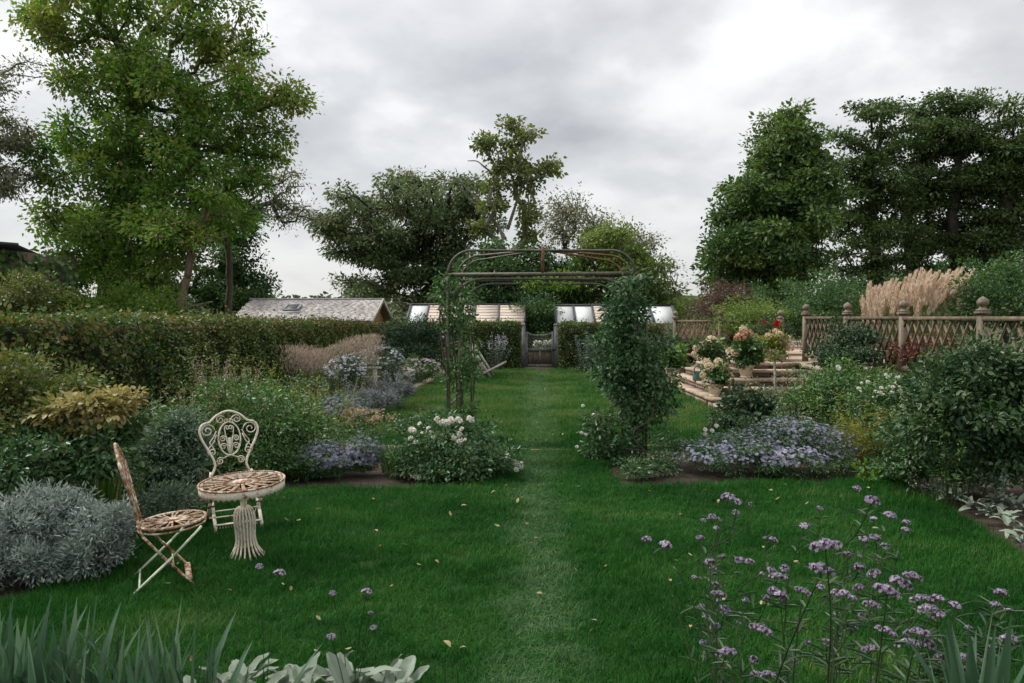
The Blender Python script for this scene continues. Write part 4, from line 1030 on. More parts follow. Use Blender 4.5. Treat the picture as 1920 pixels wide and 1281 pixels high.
def bistro_table():
    c = G(463, 1044); t = thing('bistro_table', 'small round cream iron table with rod bundle pedestal and rusty top', 'table', (c[0], c[1], 0), local=True, rotz=.3); t.rotation_euler = (.035, -.05, .3)
    R, z = .275, .515
    mb = MB(); n = 96; V = []
    for k in range(n):
        a = 2 * math.pi * k / n; lo = -.062 + (.018 if k % 2 else 0)
        for r, zz in ((R, 0.004), (R, -.03), (R, lo), (R - .006, lo), (R - .006, .004)): V.append((r * math.cos(a), r * math.sin(a), z + zz))
    F = [(k * 5 + j, (k * 5 + j + 5) % (n * 5), (k * 5 + (j + 1) % 5 + 5) % (n * 5), k * 5 + (j + 1) % 5) for k in range(n) for j in range(5)]
    mb.add(V, F); mb.part('skirt', M['paint'], t, smooth=False)
    MB().tube([(R * math.cos(a), R * math.sin(a), z + .004) for a in np.linspace(0, 2 * math.pi, 40, endpoint=False)], .007, 6, closed=True).part('rim', M['paintrust'], t, smooth=True)
    bar = MB().beam((.05, 0, 0), (R - .004, 0, 0), .012, .005).mesh('slat', M['paintrust'])
    for k in range(36): link('slat', bar, t, (0, 0, z - .002), (0, 0, k * math.pi / 18 + (.06 if k % 2 else -.05)))
    MB().lathe([(.062, -.004), (.062, .004)], (0, 0, z + .002), 18).part('centre_plate', M['paintrust'], t)
    MB().tube([(.16 * math.cos(a), .16 * math.sin(a), z - .010) for a in np.linspace(0, 2 * math.pi, 30, endpoint=False)], .005, 5, closed=True).part('hoop', M['paintrust'], t)
    prof = [(.006, .33), (.030, .345), (.052, .325), (.064, .29), (.067, .25), (.062, .19), (.060, .13), (.070, .08), (.092, .035), (.118, .004)]
    for k in range(19):
        a = 2 * math.pi * k / 19
        p = cat([(r * math.cos(a), r * math.sin(a), zz) for r, zz in prof], 3)
        MB().tube(p, .0062, 6).part('rod', M['paint'], t, smooth=True)
    for zz, r in ((.335, .042), (.09, .066)):
        MB().tube([(r * math.cos(a), r * math.sin(a), zz) for a in np.linspace(0, 2 * math.pi, 20, endpoint=False)], .005, 5, closed=True).part('collar', M['paintrust'], t)
    for k in range(3):
        a = k * 2.094 + .3
        p = cat([(.012 * math.cos(a), .012 * math.sin(a), .32), (.018 * math.cos(a), .018 * math.sin(a), .40), (.05 * math.cos(a), .05 * math.sin(a), .46), (.10 * math.cos(a), .10 * math.sin(a), .505)], 4)
        MB().tube(p, .010, 6).part('support', M['paint'], t, smooth=True)
bistro_table()

# ------------------------------------------------------------------ wooden seats far down the lawn
def deck_chair():
    x, y = G(912, 706)[:2]; t = thing('deck_chair', 'weathered wooden deck chair leaning back at the far lawn edge', 'chair', (x, y, 0), local=True, rotz=-.12); t.scale = (1.12, 1.12, 1.12)
    for s in (-1, 1):
        MB().beam((-.20, s * .28, .0), (.45, s * .28, .34), .035, .09, up=(0, 1, 0)).part('side_rail', M['greywood'], t)
        MB().beam((-.10, s * .25, .06), (-.36, s * .25, .74), .045, .08, up=(0, 1, 0)).part('back_post', M['greywood'], t)
        MB().beam((.16, s * .25, -.03), (-.34, s * .25, .76), .045, .075, up=(0, 1, 0)).part('back_leg', M['greywood'], t)
    for k in range(6): MB().box((.42 - k * .085, 0, .345 - k * .043), (.07, .54, .02), M=Matrix.Rotation(-.46, 3, 'Y')).part('seat_slat', M['greywood'], t)
    for k in range(6):
        yy = -.225 + k * .09; MB().beam((-.09, yy, .12), (-.35, yy, .80 - .012 * (k - 2.5) ** 2), .075, .018, up=(1, 0, .4)).part('back_slat', M['greywood'], t)
deck_chair()
def bench():
    x, y = -2.66, 15.0; t = thing('garden_bench', 'weathered wooden bench half buried in border plants, one arm showing', 'bench', (x, y, 0), local=True, rotz=-.05)
    for yy in (0, 1.35):
        MB().box((0, yy, .30), (.07, .07, .60)).part('leg', M['greywood'], t)
        MB().box((-.52, yy, .45), (.07, .07, .90)).part('back_leg', M['greywood'], t)
        MB().box((-.22, yy, .625), (.68, .09, .035)).part('armrest', M['greywood'], t)
        MB().box((-.26, yy, .38), (.45, .04, .08)).part('side_rail', M['greywood'], t)
    for k in range(5): MB().box((-.02 - k * .105, .675, .43), (.08, 1.42, .025)).part('seat_slat', M['greywood'], t)
    MB().box((-.52, .675, .86), (.05, 1.28, .09)).part('top_rail', M['greywood'], t)
    for k in range(10): MB().box((-.525, .12 + k * .123, .64), (.02, .05, .36)).part('back_slat', M['greywood'], t)
bench()

# ------------------------------------------------------------------ pots and watering can on the steps
def pot(label, base, H, R, mat, swag=True):
    t = thing('plant_pot', label, 'pot', base, 'flower pots on the steps', local=True)
    MB().lathe([(R * .62, 0), (R * .66, .03 * H / .25), (R * .55, .10 * H), (R * .60, .2 * H), (R * .86, .55 * H), (R * .93, .80 * H), (R * .90, .84 * H)], n=24).part('body', M[mat], t, smooth=True)
    MB().lathe([(R * .92, .83 * H), (R * 1.04, .86 * H), (R * 1.06, .98 * H), (R * .98, H), (R * .88, .97 * H), (R * .85, .88 * H)], n=24, cap=False).part('rim', M[mat], t, smooth=True)
    MB().lathe([(R * .86, .88 * H), (R * .4, .90 * H)], n=16).part('compost', M['soil'], t)
    if swag:
        mb = MB()
        for k in range(6):
            p = []
            for q in range(7):
                a = (k + q / 6) * math.pi / 3; zz = .74 - .20 * math.sin(math.pi * q / 6); r = R * (.60 + (.92 - .60) * (zz - .2) / .6) + .004
                p.append((r * math.cos(a), r * math.sin(a), zz * H))
            mb.tube(p, R * .045, 5)
        mb.part('garland', M['swag'], t, smooth=True)
    return t
POTS = [('cream swagged pot on the lowest step corner below white hydrangeas', P(1340, 741, 14.35), .245, .155, 'cream'),
        ('cream swagged pot holding the coral topped hydrangea, mid flight', P(1398, 711, 15.15), .26, .165, 'cream'),
        ('pale terracotta pot behind the lowest pot, under tan hydrangeas', P(1331, 698, 15.6), .28, .16, 'terracotta'),
        ('tall cream pot at the top of the steps', P(1441, 674, 16.4), .27, .15, 'cream'),
        ('small terracotta pot beside the box hedge, at the top step', P(1466, 674, 16.3), .16, .12, 'terracotta'),
        ('cream pot at the lawn edge holding a leafy hosta', P(1261, 712, 19.6), .33, .19, 'cream')]
POT_AT = []
for (lab, b, H, R, m), z in zip(POTS, (.14, .42, .28, TER_Z, TER_Z, 0.0)):
    b = np.array(b); b[2] = z; pot(lab, b, H, R, m); POT_AT.append((b, H, R))
def watering_can():
    b = P(1309, 701, 16.2); b[2] = .28; t = thing('watering_can', 'green plastic watering can standing on the second step', 'watering can', b, local=True, rotz=.6)
    MB().lathe([(.105, 0), (.115, .02), (.105, .16), (.10, .20), (.085, .205)], n=20).part('body', M['can'], t, smooth=True)
    MB().tube(cat([(-.10, 0, .15), (-.12, 0, .25), (-.04, 0, .31), (.06, 0, .28), (.09, 0, .19)], 5), .014, 7).part('handle', M['can'], t, smooth=True)
    MB().tube([(.09, 0, .06), (.20, 0, .15), (.30, 0, .26)], [.028, .022, .016], 8).part('spout', M['can'], t, smooth=True)
    MB().lathe([(.016, 0), (.034, .04), (.034, .05)], (.315, 0, .25), 12).part('rose', M['can'], t, smooth=True)
watering_can()

# ------------------------------------------------------------------ far wood and hills
def far_wood():
    rng = np.random.default_rng(31)
    nx = 160; X = np.linspace(-900, 900, nx); prof = 9 + 4 * np.sin(X * .006 + 1) + 2.5 * np.sin(X * .021)
    part('hill', np.concatenate([np.stack([X, np.full(nx, 330.), np.full(nx, -1.)], 1), np.stack([X, np.full(nx, 480.), prof], 1), np.stack([X, np.full(nx, 800.), prof - 4], 1)]),
         np.concatenate([np.stack([np.arange(nx - 1) + o, np.arange(nx - 1) + 1 + o, np.arange(nx - 1) + 1 + o + nx, np.arange(nx - 1) + o + nx], 1) for o in (0, nx)]), M['field'], kind='structure', smooth=True)
    n = 900; cx = -500 + 1000 * rng.random(n); cy = 345 + 130 * rng.random(n); base = -1 + (cy - 330) / 150 * 10
    r = 3 + 3.5 * rng.random(n); per = 18
    ci = np.repeat(np.arange(n), per); u = unit(rng.normal(size=(n * per, 3))); u[:, 2] = np.abs(u[:, 2])
    p = np.stack([cx, cy, base], 1)[ci] + u * (r[ci] * (.85 + .2 * rng.random(n * per)))[:, None] * np.array([1, 1, 1.25])
    o = leaves_part('far_woodland', p, rng.normal(size=p.shape), u + rng.normal(size=p.shape) * .3, 3.0, 2.6, rng.random(n)[ci] * .6 + rng.random(n * per) * .4, M['hill'], None, kind='stuff', seg=6)
    props(o, 'low grey green woodland on the skyline behind the slate roof', 'woodland')
far_wood()

# ------------------------------------------------------------------ trees
e = ell
T = 24.0
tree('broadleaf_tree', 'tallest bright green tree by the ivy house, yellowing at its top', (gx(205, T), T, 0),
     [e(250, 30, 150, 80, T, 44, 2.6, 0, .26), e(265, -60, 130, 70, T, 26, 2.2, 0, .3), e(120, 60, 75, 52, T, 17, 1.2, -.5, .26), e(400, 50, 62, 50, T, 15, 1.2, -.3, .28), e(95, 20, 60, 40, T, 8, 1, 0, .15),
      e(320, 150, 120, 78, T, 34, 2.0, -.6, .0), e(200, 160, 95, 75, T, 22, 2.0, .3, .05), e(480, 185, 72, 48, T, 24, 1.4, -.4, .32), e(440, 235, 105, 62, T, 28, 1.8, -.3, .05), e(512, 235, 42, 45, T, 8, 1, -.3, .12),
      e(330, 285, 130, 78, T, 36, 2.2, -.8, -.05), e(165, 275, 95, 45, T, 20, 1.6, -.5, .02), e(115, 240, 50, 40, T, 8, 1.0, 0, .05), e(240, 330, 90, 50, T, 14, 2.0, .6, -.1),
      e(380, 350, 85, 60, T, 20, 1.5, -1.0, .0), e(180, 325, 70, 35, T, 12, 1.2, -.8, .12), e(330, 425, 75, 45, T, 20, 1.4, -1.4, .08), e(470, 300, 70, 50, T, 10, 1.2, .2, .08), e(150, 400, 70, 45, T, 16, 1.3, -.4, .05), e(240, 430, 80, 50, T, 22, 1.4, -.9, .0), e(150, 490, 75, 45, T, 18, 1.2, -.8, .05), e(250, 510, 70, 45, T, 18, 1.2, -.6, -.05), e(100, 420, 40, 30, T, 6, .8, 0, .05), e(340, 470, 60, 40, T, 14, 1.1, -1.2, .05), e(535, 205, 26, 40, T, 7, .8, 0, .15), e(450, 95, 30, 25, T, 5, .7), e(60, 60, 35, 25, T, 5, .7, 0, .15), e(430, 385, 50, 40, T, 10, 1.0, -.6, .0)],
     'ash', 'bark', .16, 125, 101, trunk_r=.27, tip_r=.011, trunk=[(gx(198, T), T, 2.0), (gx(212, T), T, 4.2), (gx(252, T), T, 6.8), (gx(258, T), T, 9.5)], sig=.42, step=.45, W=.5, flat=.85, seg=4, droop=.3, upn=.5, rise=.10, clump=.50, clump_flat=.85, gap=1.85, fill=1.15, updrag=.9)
tree('broadleaf_tree', 'dark ivy clad tree standing low behind the tall bright tree', (gx(250, 32), 32, 0),
     [e(215, 400, 80, 60, 32, 26, 1.6), e(170, 470, 75, 70, 32, 24, 1.5, -1.0, .25), e(130, 540, 60, 50, 32, 16, 1.2, -1.4, .1), e(240, 500, 75, 55, 32, 20, 1.5, 0, .1), e(430, 440, 70, 60, 32, 40, 1.6, 0, .05),
      e(450, 510, 55, 50, 32, 22, 1.4, -.3, .1), e(380, 545, 95, 42, 32, 30, 1.5, 0, -.1), e(290, 560, 80, 35, 32, 22, 1.5, 0, -.1), e(475, 560, 35, 28, 32, 10, 1, -.5, .3)],
     'darkgreen', 'barkdark', .15, 130, 102, trunk_r=.30, tip_r=.012, trunk=[(gx(200, 32), 32, 2.4), (gx(205, 32), 32, 4.6)], sig=.42, step=.5, W=.55, updrag=.3)
tree('leaning_tree', 'young tree with a pale leaning bent trunk above the hedge', (gx(318, 21.5), 21.5, .5),
     [e(345, 400, 45, 30, 21.5, 10, .8, 0, .1), e(335, 440, 60, 28, 21.5, 12, .8, -.3, .15), e(400, 385, 45, 40, 21.5, 8, .8)],
     'ash', 'barkwarm', .14, 90, 103, trunk_r=.11, tip_r=.012, trunk=[tuple(P(335, 585, 21.5)), tuple(P(352, 520, 21.5)), tuple(P(362, 455, 21.5)), tuple(P(385, 400, 21.5))], sig=.34, step=.35)
tree('airy_tree', 'thin grey leaved tree drooping beside the big tree, sky showing through', (gx(430, 27), 27, 0),
     [e(480, 350, 70, 40, 27, 22, 1.2, 0, 0), e(535, 385, 40, 28, 27, 14, 1, 0, 0), e(440, 330, 50, 40, 27, 12, 1, 0, 0), e(400, 300, 50, 50, 27, 8, 1, 0, 0), e(520, 330, 45, 35, 27, 9, 1)],
     'greyleaf', 'bark', .12, 75, 104, trunk_r=.12, tip_r=.006, trunk=[(gx(432, 27), 27, 3.5), (gx(425, 27), 27, 5.2)], sig=.42, step=.4, W=.42, droop=.5)
tree('airy_tree', 'grey leaved tree reaching in above the ivy house', (gx(-130, 22), 22, 0),
     [e(-20, 160, 70, 60, 22, 22, 1.4), e(10, 230, 45, 60, 22, 18, 1.1), e(15, 300, 55, 55, 22, 20, 1.2), e(-80, 260, 90, 110, 22, 30, 1.6), e(35, 340, 35, 22, 22, 7, .7), e(-120, 120, 90, 80, 22, 20, 1.4)],
     'greyleaf', 'bark', .11, 110, 105, trunk_r=.15, tip_r=.006, trunk=[(gx(-128, 22), 22, 4.0), (gx(-110, 22), 22, 6.0)], sig=.34, step=.4, W=.42, droop=.5)
D2 = 40.0
tree('spreading_tree', 'broad dark spreading tree beyond the slate shed', (gx(800, D2), D2, 0),
     [e(780, 375, 110, 45, D2, 44, 3.0, 0, .15), e(840, 400, 85, 50, D2, 32, 2.6, 0, .0), e(690, 405, 85, 42, D2, 30, 2.2, 0, .12), e(625, 425, 45, 30, D2, 14, 1.5, 0, .15), e(640, 460, 40, 22, D2, 9, 1.5, 0, .1),
      e(740, 450, 110, 40, D2, 34, 2.6, 0, -.05), e(830, 470, 95, 55, D2, 36, 2.6, 0, -.1), e(720, 500, 75, 30, D2, 22, 2.2, 0, .0), e(780, 530, 80, 50, D2, 30, 2.2, 0, -.15), e(700, 545, 60, 35, D2, 18, 2, 0, -.05), e(880, 530, 60, 60, D2, 22, 2, 0, -.15), e(740, 345, 40, 20, D2, 7, 1, 0, .2), e(870, 365, 40, 30, D2, 8, 1, 0, .05)],
     'hawthorn', 'barkdark', .22, 130, 106, trunk_r=.36, tip_r=.018, trunk=[(gx(803, D2), D2, 2.5), (gx(798, D2), D2, 4.5)], sig=.6, step=.8, W=.42, flat=.5, droop=.35, rise=.18, clump=.8, clump_flat=.6, gap=1.25)
D3 = 37.0
tree('sparse_tree', 'tall half bare tree with pale branches rising behind the arch', (gx(948, D3), D3, 0),
     [e(975, 270, 42, 32, D3, 16, 1.0), e(1005, 300, 36, 40, D3, 14, 1.0), e(1025, 315, 16, 18, D3, 6, .6), e(920, 265, 24, 22, D3, 6, .7), e(950, 300, 30, 25, D3, 6, .8), e(990, 345, 35, 28, D3, 11, 1), e(915, 345, 22, 15, D3, 5, .6), e(960, 245, 14, 12, D3, 4, .5),
      e(990, 395, 35, 30, D3, 8, 1), e(925, 375, 30, 20, D3, 5, .7), e(945, 440, 50, 25, D3, 8, 1)],
     'poplar', 'barkpale', .22, 62, 107, trunk_r=.22, tip_r=.022, trunk=[(gx(946, D3), D3, 3.0), (gx(950, D3), D3, 4.6)], sig=.42, step=.5, W=.62, rise=.1, expo=.62, shell=.5, clump=.55, clump_flat=.9, gap=1.4, fill=.55)
def bare_limbs():
    t = [o for o in COL.objects if o.name.startswith('sparse_tree')][0]
    for pts, r in (([(948, 450), (930, 420), (905, 385), (880, 358), (852, 332)], .085), ([(948, 400), (925, 330), (905, 310), (893, 300), (878, 305)], .06), ([(925, 330), (935, 300), (925, 270), (900, 255)], .05), ([(880, 358), (862, 340), (846, 334)], .035), ([(905, 385), (880, 375), (866, 352)], .035), ([(952, 430), (968, 380), (985, 330), (975, 300)], .09)):
        p = cat([P(a, b, D3) + np.array([0, .4 * math.sin(a), 0]) for a, b in pts], 4)
        MB().tube(p, list(np.linspace(r, .02, len(p))), 6).part('bare_limb', M['barkpale'], t, smooth=True)
bare_limbs()
def bent_limbs():
    t = [o for o in COL.objects if o.name.startswith('leaning_tree')][0]
    for pts, r in (([(357, 472), (372, 453), (398, 452), (424, 444)], .06), ([(338, 582), (365, 574), (398, 566)], .055), ([(352, 520), (362, 480), (372, 440), (392, 400)], .075)):
        p = cat([P(a, b, 21.4) for a, b in pts], 4); MB().tube(p, list(np.linspace(r, r * .45, len(p))), 7).part('bare_limb', M['barkwarm'], t, smooth=True)
bent_limbs()
D4 = 34.0
tree('airy_tree', 'thin grey green birch like tree just right of the half bare tree', (gx(1085, D4), D4, 0),
     [e(1070, 400, 55, 35, D4, 24, 1.5), e(1130, 425, 55, 40, D4, 22, 1.5), e(1045, 430, 35, 40, D4, 14, 1.2), e(1190, 455, 45, 40, D4, 16, 1.2), e(1225, 500, 35, 40, D4, 14, 1.2), e(1245, 545, 35, 28, D4, 12, 1.1), e(1100, 470, 60, 40, D4, 18, 1.4)],
     'greyleaf', 'bark', .14, 60, 108, trunk_r=.14, tip_r=.007, trunk=[(gx(1090, D4), D4, 3.2)], sig=.62, step=.5, W=.5, droop=.3, clump=.6, gap=.9)
tree('bushy_tree', 'light yellow green bushy tree behind the right side of the arch', (gx(1150, 32), 32, 0),
     [e(1150, 450, 55, 30, 32, 24, 1.4, 0, .1), e(1130, 500, 80, 45, 32, 40, 1.8, 0, .05), e(1190, 500, 50, 45, 32, 24, 1.4, 0, .05), e(1160, 550, 90, 40, 32, 34, 1.6, 0, -.1), e(1235, 575, 45, 20, 32, 12, 1, 0, .2)],
     'lime', 'bark', .16, 110, 109, trunk_r=.22, tip_r=.012, sig=.45, step=.5, W=.5)
tree('dark_tree', 'dark rounded evergreen filling the view through the arch', (gx(985, 33), 33, 0),
     [e(940, 500, 70, 40, 33, 34, 1.6), e(1010, 505, 75, 40, 33, 40, 1.6), e(960, 545, 85, 45, 33, 44, 1.8, 0, -.1), e(1060, 540, 65, 45, 33, 34, 1.6, 0, -.05), e(880, 540, 50, 45, 33, 24, 1.4), e(1010, 585, 90, 30, 33, 34, 1.5, 0, -.15)],
     'darkgreen', 'barkdark', .15, 130, 110, trunk_r=.28, tip_r=.014, sig=.45, step=.5, W=.6)
D5 = 28.0
tree('conical_tree', 'dense dark cone shaped tree behind the steps and hydrangeas', (gx(1425, D5), D5, .2),
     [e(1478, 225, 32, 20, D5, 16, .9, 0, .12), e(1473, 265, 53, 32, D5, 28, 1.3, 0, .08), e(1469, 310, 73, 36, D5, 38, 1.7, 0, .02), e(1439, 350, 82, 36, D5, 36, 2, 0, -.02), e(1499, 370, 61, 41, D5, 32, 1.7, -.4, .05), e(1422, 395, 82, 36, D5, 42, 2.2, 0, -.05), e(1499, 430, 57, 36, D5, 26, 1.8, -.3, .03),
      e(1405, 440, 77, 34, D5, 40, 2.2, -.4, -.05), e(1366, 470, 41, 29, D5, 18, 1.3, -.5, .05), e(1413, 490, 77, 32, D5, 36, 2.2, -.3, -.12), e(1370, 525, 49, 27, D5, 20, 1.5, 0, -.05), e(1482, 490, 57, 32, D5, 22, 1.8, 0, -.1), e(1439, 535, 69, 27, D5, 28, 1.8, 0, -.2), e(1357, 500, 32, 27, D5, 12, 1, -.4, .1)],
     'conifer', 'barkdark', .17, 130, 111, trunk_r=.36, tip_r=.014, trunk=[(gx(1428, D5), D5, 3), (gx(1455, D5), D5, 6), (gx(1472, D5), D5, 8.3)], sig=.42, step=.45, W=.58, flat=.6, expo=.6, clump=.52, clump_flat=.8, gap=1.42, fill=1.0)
for i, (bx, lean, lab, lobes, dd) in enumerate((
    (1640, -10, 'slender alder nearest the cone shaped tree, dark trunk bare low down', [(1655, 205, 45, 28, 9), (1640, 250, 75, 32, 18), (1600, 310, 45, 40, 15), (1650, 330, 75, 38, 22), (1610, 385, 55, 32, 16), (1660, 410, 60, 38, 16), (1610, 440, 60, 26, 14), (1640, 480, 75, 26, 18), (1600, 520, 60, 25, 14), (1660, 530, 60, 22, 10)], 30.0),
    (1705, 0, 'tall alder with twin stems in the middle of the dark alder row', [(1720, 215, 50, 35, 14), (1740, 262, 62, 40, 20), (1700, 300, 60, 38, 18), (1755, 335, 55, 42, 18), (1710, 390, 70, 34, 18), (1770, 420, 55, 38, 16), (1700, 460, 70, 26, 16), (1760, 490, 65, 25, 14), (1720, 535, 80, 25, 16)], 31.5),
    (1790, 0, 'tallest alder of the row, its feathery tip above its neighbours', [(1790, 195, 48, 26, 11), (1830, 205, 30, 34, 9), (1800, 250, 60, 40, 22), (1840, 300, 60, 48, 24), (1800, 350, 60, 42, 20), (1850, 390, 60, 44, 20), (1810, 450, 70, 38, 20), (1860, 480, 60, 38, 16), (1800, 520, 75, 32, 18)], 30.5),
    (1890, 0, 'alder farthest from the cone shaped tree, crown cut by the picture edge', [(1900, 215, 38, 32, 10), (1905, 270, 50, 45, 20), (1890, 330, 55, 45, 22), (1935, 350, 50, 80, 24), (1900, 420, 60, 42, 22), (1940, 470, 60, 50, 20), (1890, 510, 65, 38, 20), (1980, 300, 60, 90, 24)], 29.5))):
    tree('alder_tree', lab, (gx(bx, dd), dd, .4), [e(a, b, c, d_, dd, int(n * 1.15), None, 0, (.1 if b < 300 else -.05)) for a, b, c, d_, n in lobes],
         'alder', 'barkdark', .15, 105, 120 + i, group='row of alders beyond the terrace', trunk_r=.26, tip_r=.011,
         trunk=[(gx(bx + 6, dd), dd, 3.0), (gx(bx - 8, dd), dd, 5.5), (gx(bx + lean, dd), dd, 7.6)], sig=.46, step=.42, W=.55, flat=.4, rise=.02, droop=.3, expo=.55, clump=.54, clump_flat=.40, gap=1.42, fill=1.1)
# understory behind the hedges
shrub('bush', 'dull green bush under the ivy house, above the hedge', 'bush', (gx(50, 17), 17, 0), [e(20, 560, 45, 35, 17, 30, 1), e(60, 550, 40, 30, 17, 24, .9), e(0, 600, 60, 40, 17, 20, 1)], 'olive', .09, 60, 201, sig=.16)
shrub('bush', 'bushy green undergrowth below the ivy clad tree', 'bush', (gx(150, 21), 21, 0), [e(150, 575, 60, 28, 21, 40, 1), e(220, 575, 55, 30, 21, 34, 1), e(110, 590, 50, 25, 21, 24, 1), e(280, 580, 60, 28, 21, 34, 1)], 'ash', .10, 60, 202, sig=.2)
shrub('bush', 'dark bush between the leaning trunk and the slate roof', 'bush', (gx(370, 33.5), 33.5, 0), [e(360, 570, 90, 34, 33.5, 70, 1.6), e(440, 565, 45, 24, 33.5, 30, 1.3), e(490, 555, 24, 22, 33.5, 16, 1, 0, .5)], 'darkgreen', .12, 60, 203, sig=.22)
shrub('bush', 'dark bushes filling the gap behind the garden gate', 'bush', (gx(1015, 28), 28, 0), [e(1010, 595, 38, 40, 28, 50, .7), e(1035, 620, 25, 30, 28, 20, .6, 0, .35), e(990, 640, 40, 30, 28, 24, .6)], 'darkgreen', .11, 60, 204, sig=.2)
shrub('bush', 'low hedgerow bush at the end of the white paned greenhouse', 'bush', (gx(1285, 30), 30, 0), [e(1280, 585, 40, 18, 30, 30, 1), e(1330, 590, 40, 22, 30, 24, 1)], 'lime', .10, 50, 205, sig=.2)
t, cl, ow = shrub('flowering_shrub', 'white flowering plant seen through the gate lattice', 'plant', (gx(1018, 26), 26, 0), [e(1016, 655, 22, 20, 26, 20, .4)], 'rose', .07, 40, 206)
for k in range(12): place('cluster', t, P(1002 + 32 * random.random(), 640 + 18 * random.random(), 25.5), (0, -.5, .8), 2.0, 'bloom', k)

# ------------------------------------------------------------------ hedges
def hedge(name, label, p0, p1, thick, h0, h1, n, L, mat, seed, gold=(0, 0), side=1, topn=.25):
    """clipped hedge from p0 to p1; SIDE +1 puts its body to the left of the walk p0->p1"""
    rng = np.random.default_rng(seed); p0, p1 = np.array(p0, float), np.array(p1, float); d = p1 - p0; Ln = np.linalg.norm(d); d /= Ln
    nv = np.array([-d[1], d[0]]) * side
    t = thing(name, label, 'hedge', (*((p0 + p1) / 2), 0))
    k = 40; ins = .16; V = []
    for i in range(k + 1):
        s = i / k; h = h0 + (h1 - h0) * s - .12; q = p0 + d * Ln * s; w = .025 * math.sin(i * 1.7) + .02 * math.sin(i * .63)
        a, b = q + nv * (ins + w), q + nv * (thick - ins)
        V += [(a[0], a[1], -.05), (a[0], a[1], h - .06), (*(a + nv * .06), h), (b[0], b[1], h), (b[0], b[1], -.05)]
    F = [(i * 5 + j, i * 5 + j + 1, i * 5 + j + 6, i * 5 + j + 5) for i in range(k) for j in range(4)] + [(0, 4, 3, 2, 1), tuple(k * 5 + j for j in range(5))]
    part('branches', V, F, M['twigcore'], t)
    m1 = int(n * topn); m2 = int(n * .06); m3 = n - m1 - m2
    # face
    s = rng.random(m3) ** 1.0; z = rng.random(m3); q = p0 + d * (Ln * s)[:, None]
    h = h0 + (h1 - h0) * s
    bul = (np.sin(s * Ln * 1.7 + z * 3) + np.sin(s * Ln * 3.9 - z * 7 + 1) + np.sin(s * Ln * 7.3 + z * 11)) * .03
    dep = np.abs(rng.normal(size=m3)) * .085 - .015 - bul * 1.3
    a = q + nv * dep[:, None]
    P1 = np.stack([a[:, 0], a[:, 1], h * z], 1); N1 = np.tile([-nv[0], -nv[1], .35], (m3, 1))
    sT = rng.random(m1); q = p0 + d * (Ln * sT)[:, None] + nv * (thick * rng.random(m1))[:, None]
    hT = h0 + (h1 - h0) * sT + (np.sin(sT * Ln * 2.1) + np.sin(sT * Ln * 5.3) + np.sin(sT * Ln * .8 + 1)) * .022
    P2 = np.stack([q[:, 0], q[:, 1], hT + rng.normal(size=m1) * .03 - .02 + (.05 + .10 * rng.random(m1)) * (rng.random(m1) < .05)], 1); N2 = np.tile([0, 0, 1.], (m1, 1))
    E = p0 if side > 0 else p1
    q = np.stack([np.full(m2, 0.), thick * rng.random(m2)], 1); ee = np.where(rng.random(m2)[:, None] < .5, p0, p1)
    sg = np.where(np.all(ee == p0, axis=1), -1, 1)
    a = ee + nv * q[:, 1:2] - d * (sg * np.abs(rng.normal(size=m2)) * .05)[:, None]
    P3 = np.stack([a[:, 0], a[:, 1], np.where(sg < 0, h0, h1) * rng.random(m2)], 1); N3 = np.stack([d[0] * sg, d[1] * sg, .3 + 0 * sg], 1)
    p = np.concatenate([P1, P2, P3]); nn = np.concatenate([N1, N2, N3]); S = np.concatenate([s, sT, np.where(sg < 0, 0, 1)])
    dr = rng.normal(size=p.shape) * .7 + nn * .25 + np.array([0, 0, -.35]); nr = nn * .8 + rng.normal(size=p.shape) * .75
    patch = (np.sin(S * Ln * 1.1 + 2) * np.sin(p[:, 2] * 3.1 + S * Ln * .7)) * .10
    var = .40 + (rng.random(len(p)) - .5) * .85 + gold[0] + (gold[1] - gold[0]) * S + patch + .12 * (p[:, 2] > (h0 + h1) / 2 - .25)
    LL = L * (.6 + .7 * rng.random(len(p)))
    leaves_part('leaves', p, dr, nr, LL, LL * .66, var, M[mat], t, kind='stuff', fold=.14, seg=6, curl=.12)
    return t
hx = lambda d: -3.97 - (24 - d) * LAX
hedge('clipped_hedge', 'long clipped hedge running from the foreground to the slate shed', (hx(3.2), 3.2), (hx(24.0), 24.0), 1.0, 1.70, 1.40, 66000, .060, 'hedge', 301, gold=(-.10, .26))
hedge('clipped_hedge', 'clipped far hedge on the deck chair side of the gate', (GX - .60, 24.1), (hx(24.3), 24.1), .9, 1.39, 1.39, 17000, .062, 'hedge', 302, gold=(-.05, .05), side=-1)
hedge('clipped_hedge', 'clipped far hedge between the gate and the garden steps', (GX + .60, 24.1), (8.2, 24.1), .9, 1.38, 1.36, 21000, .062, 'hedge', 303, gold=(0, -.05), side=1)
hedge('box_hedge', 'small brown clipped box hedge on the terrace beside the fence', (5.35, 16.95), (5.86, 16.7), .5, TER_Z + .72, TER_Z + .72, 5200, .028, 'olive', 304, gold=(.25, .25))

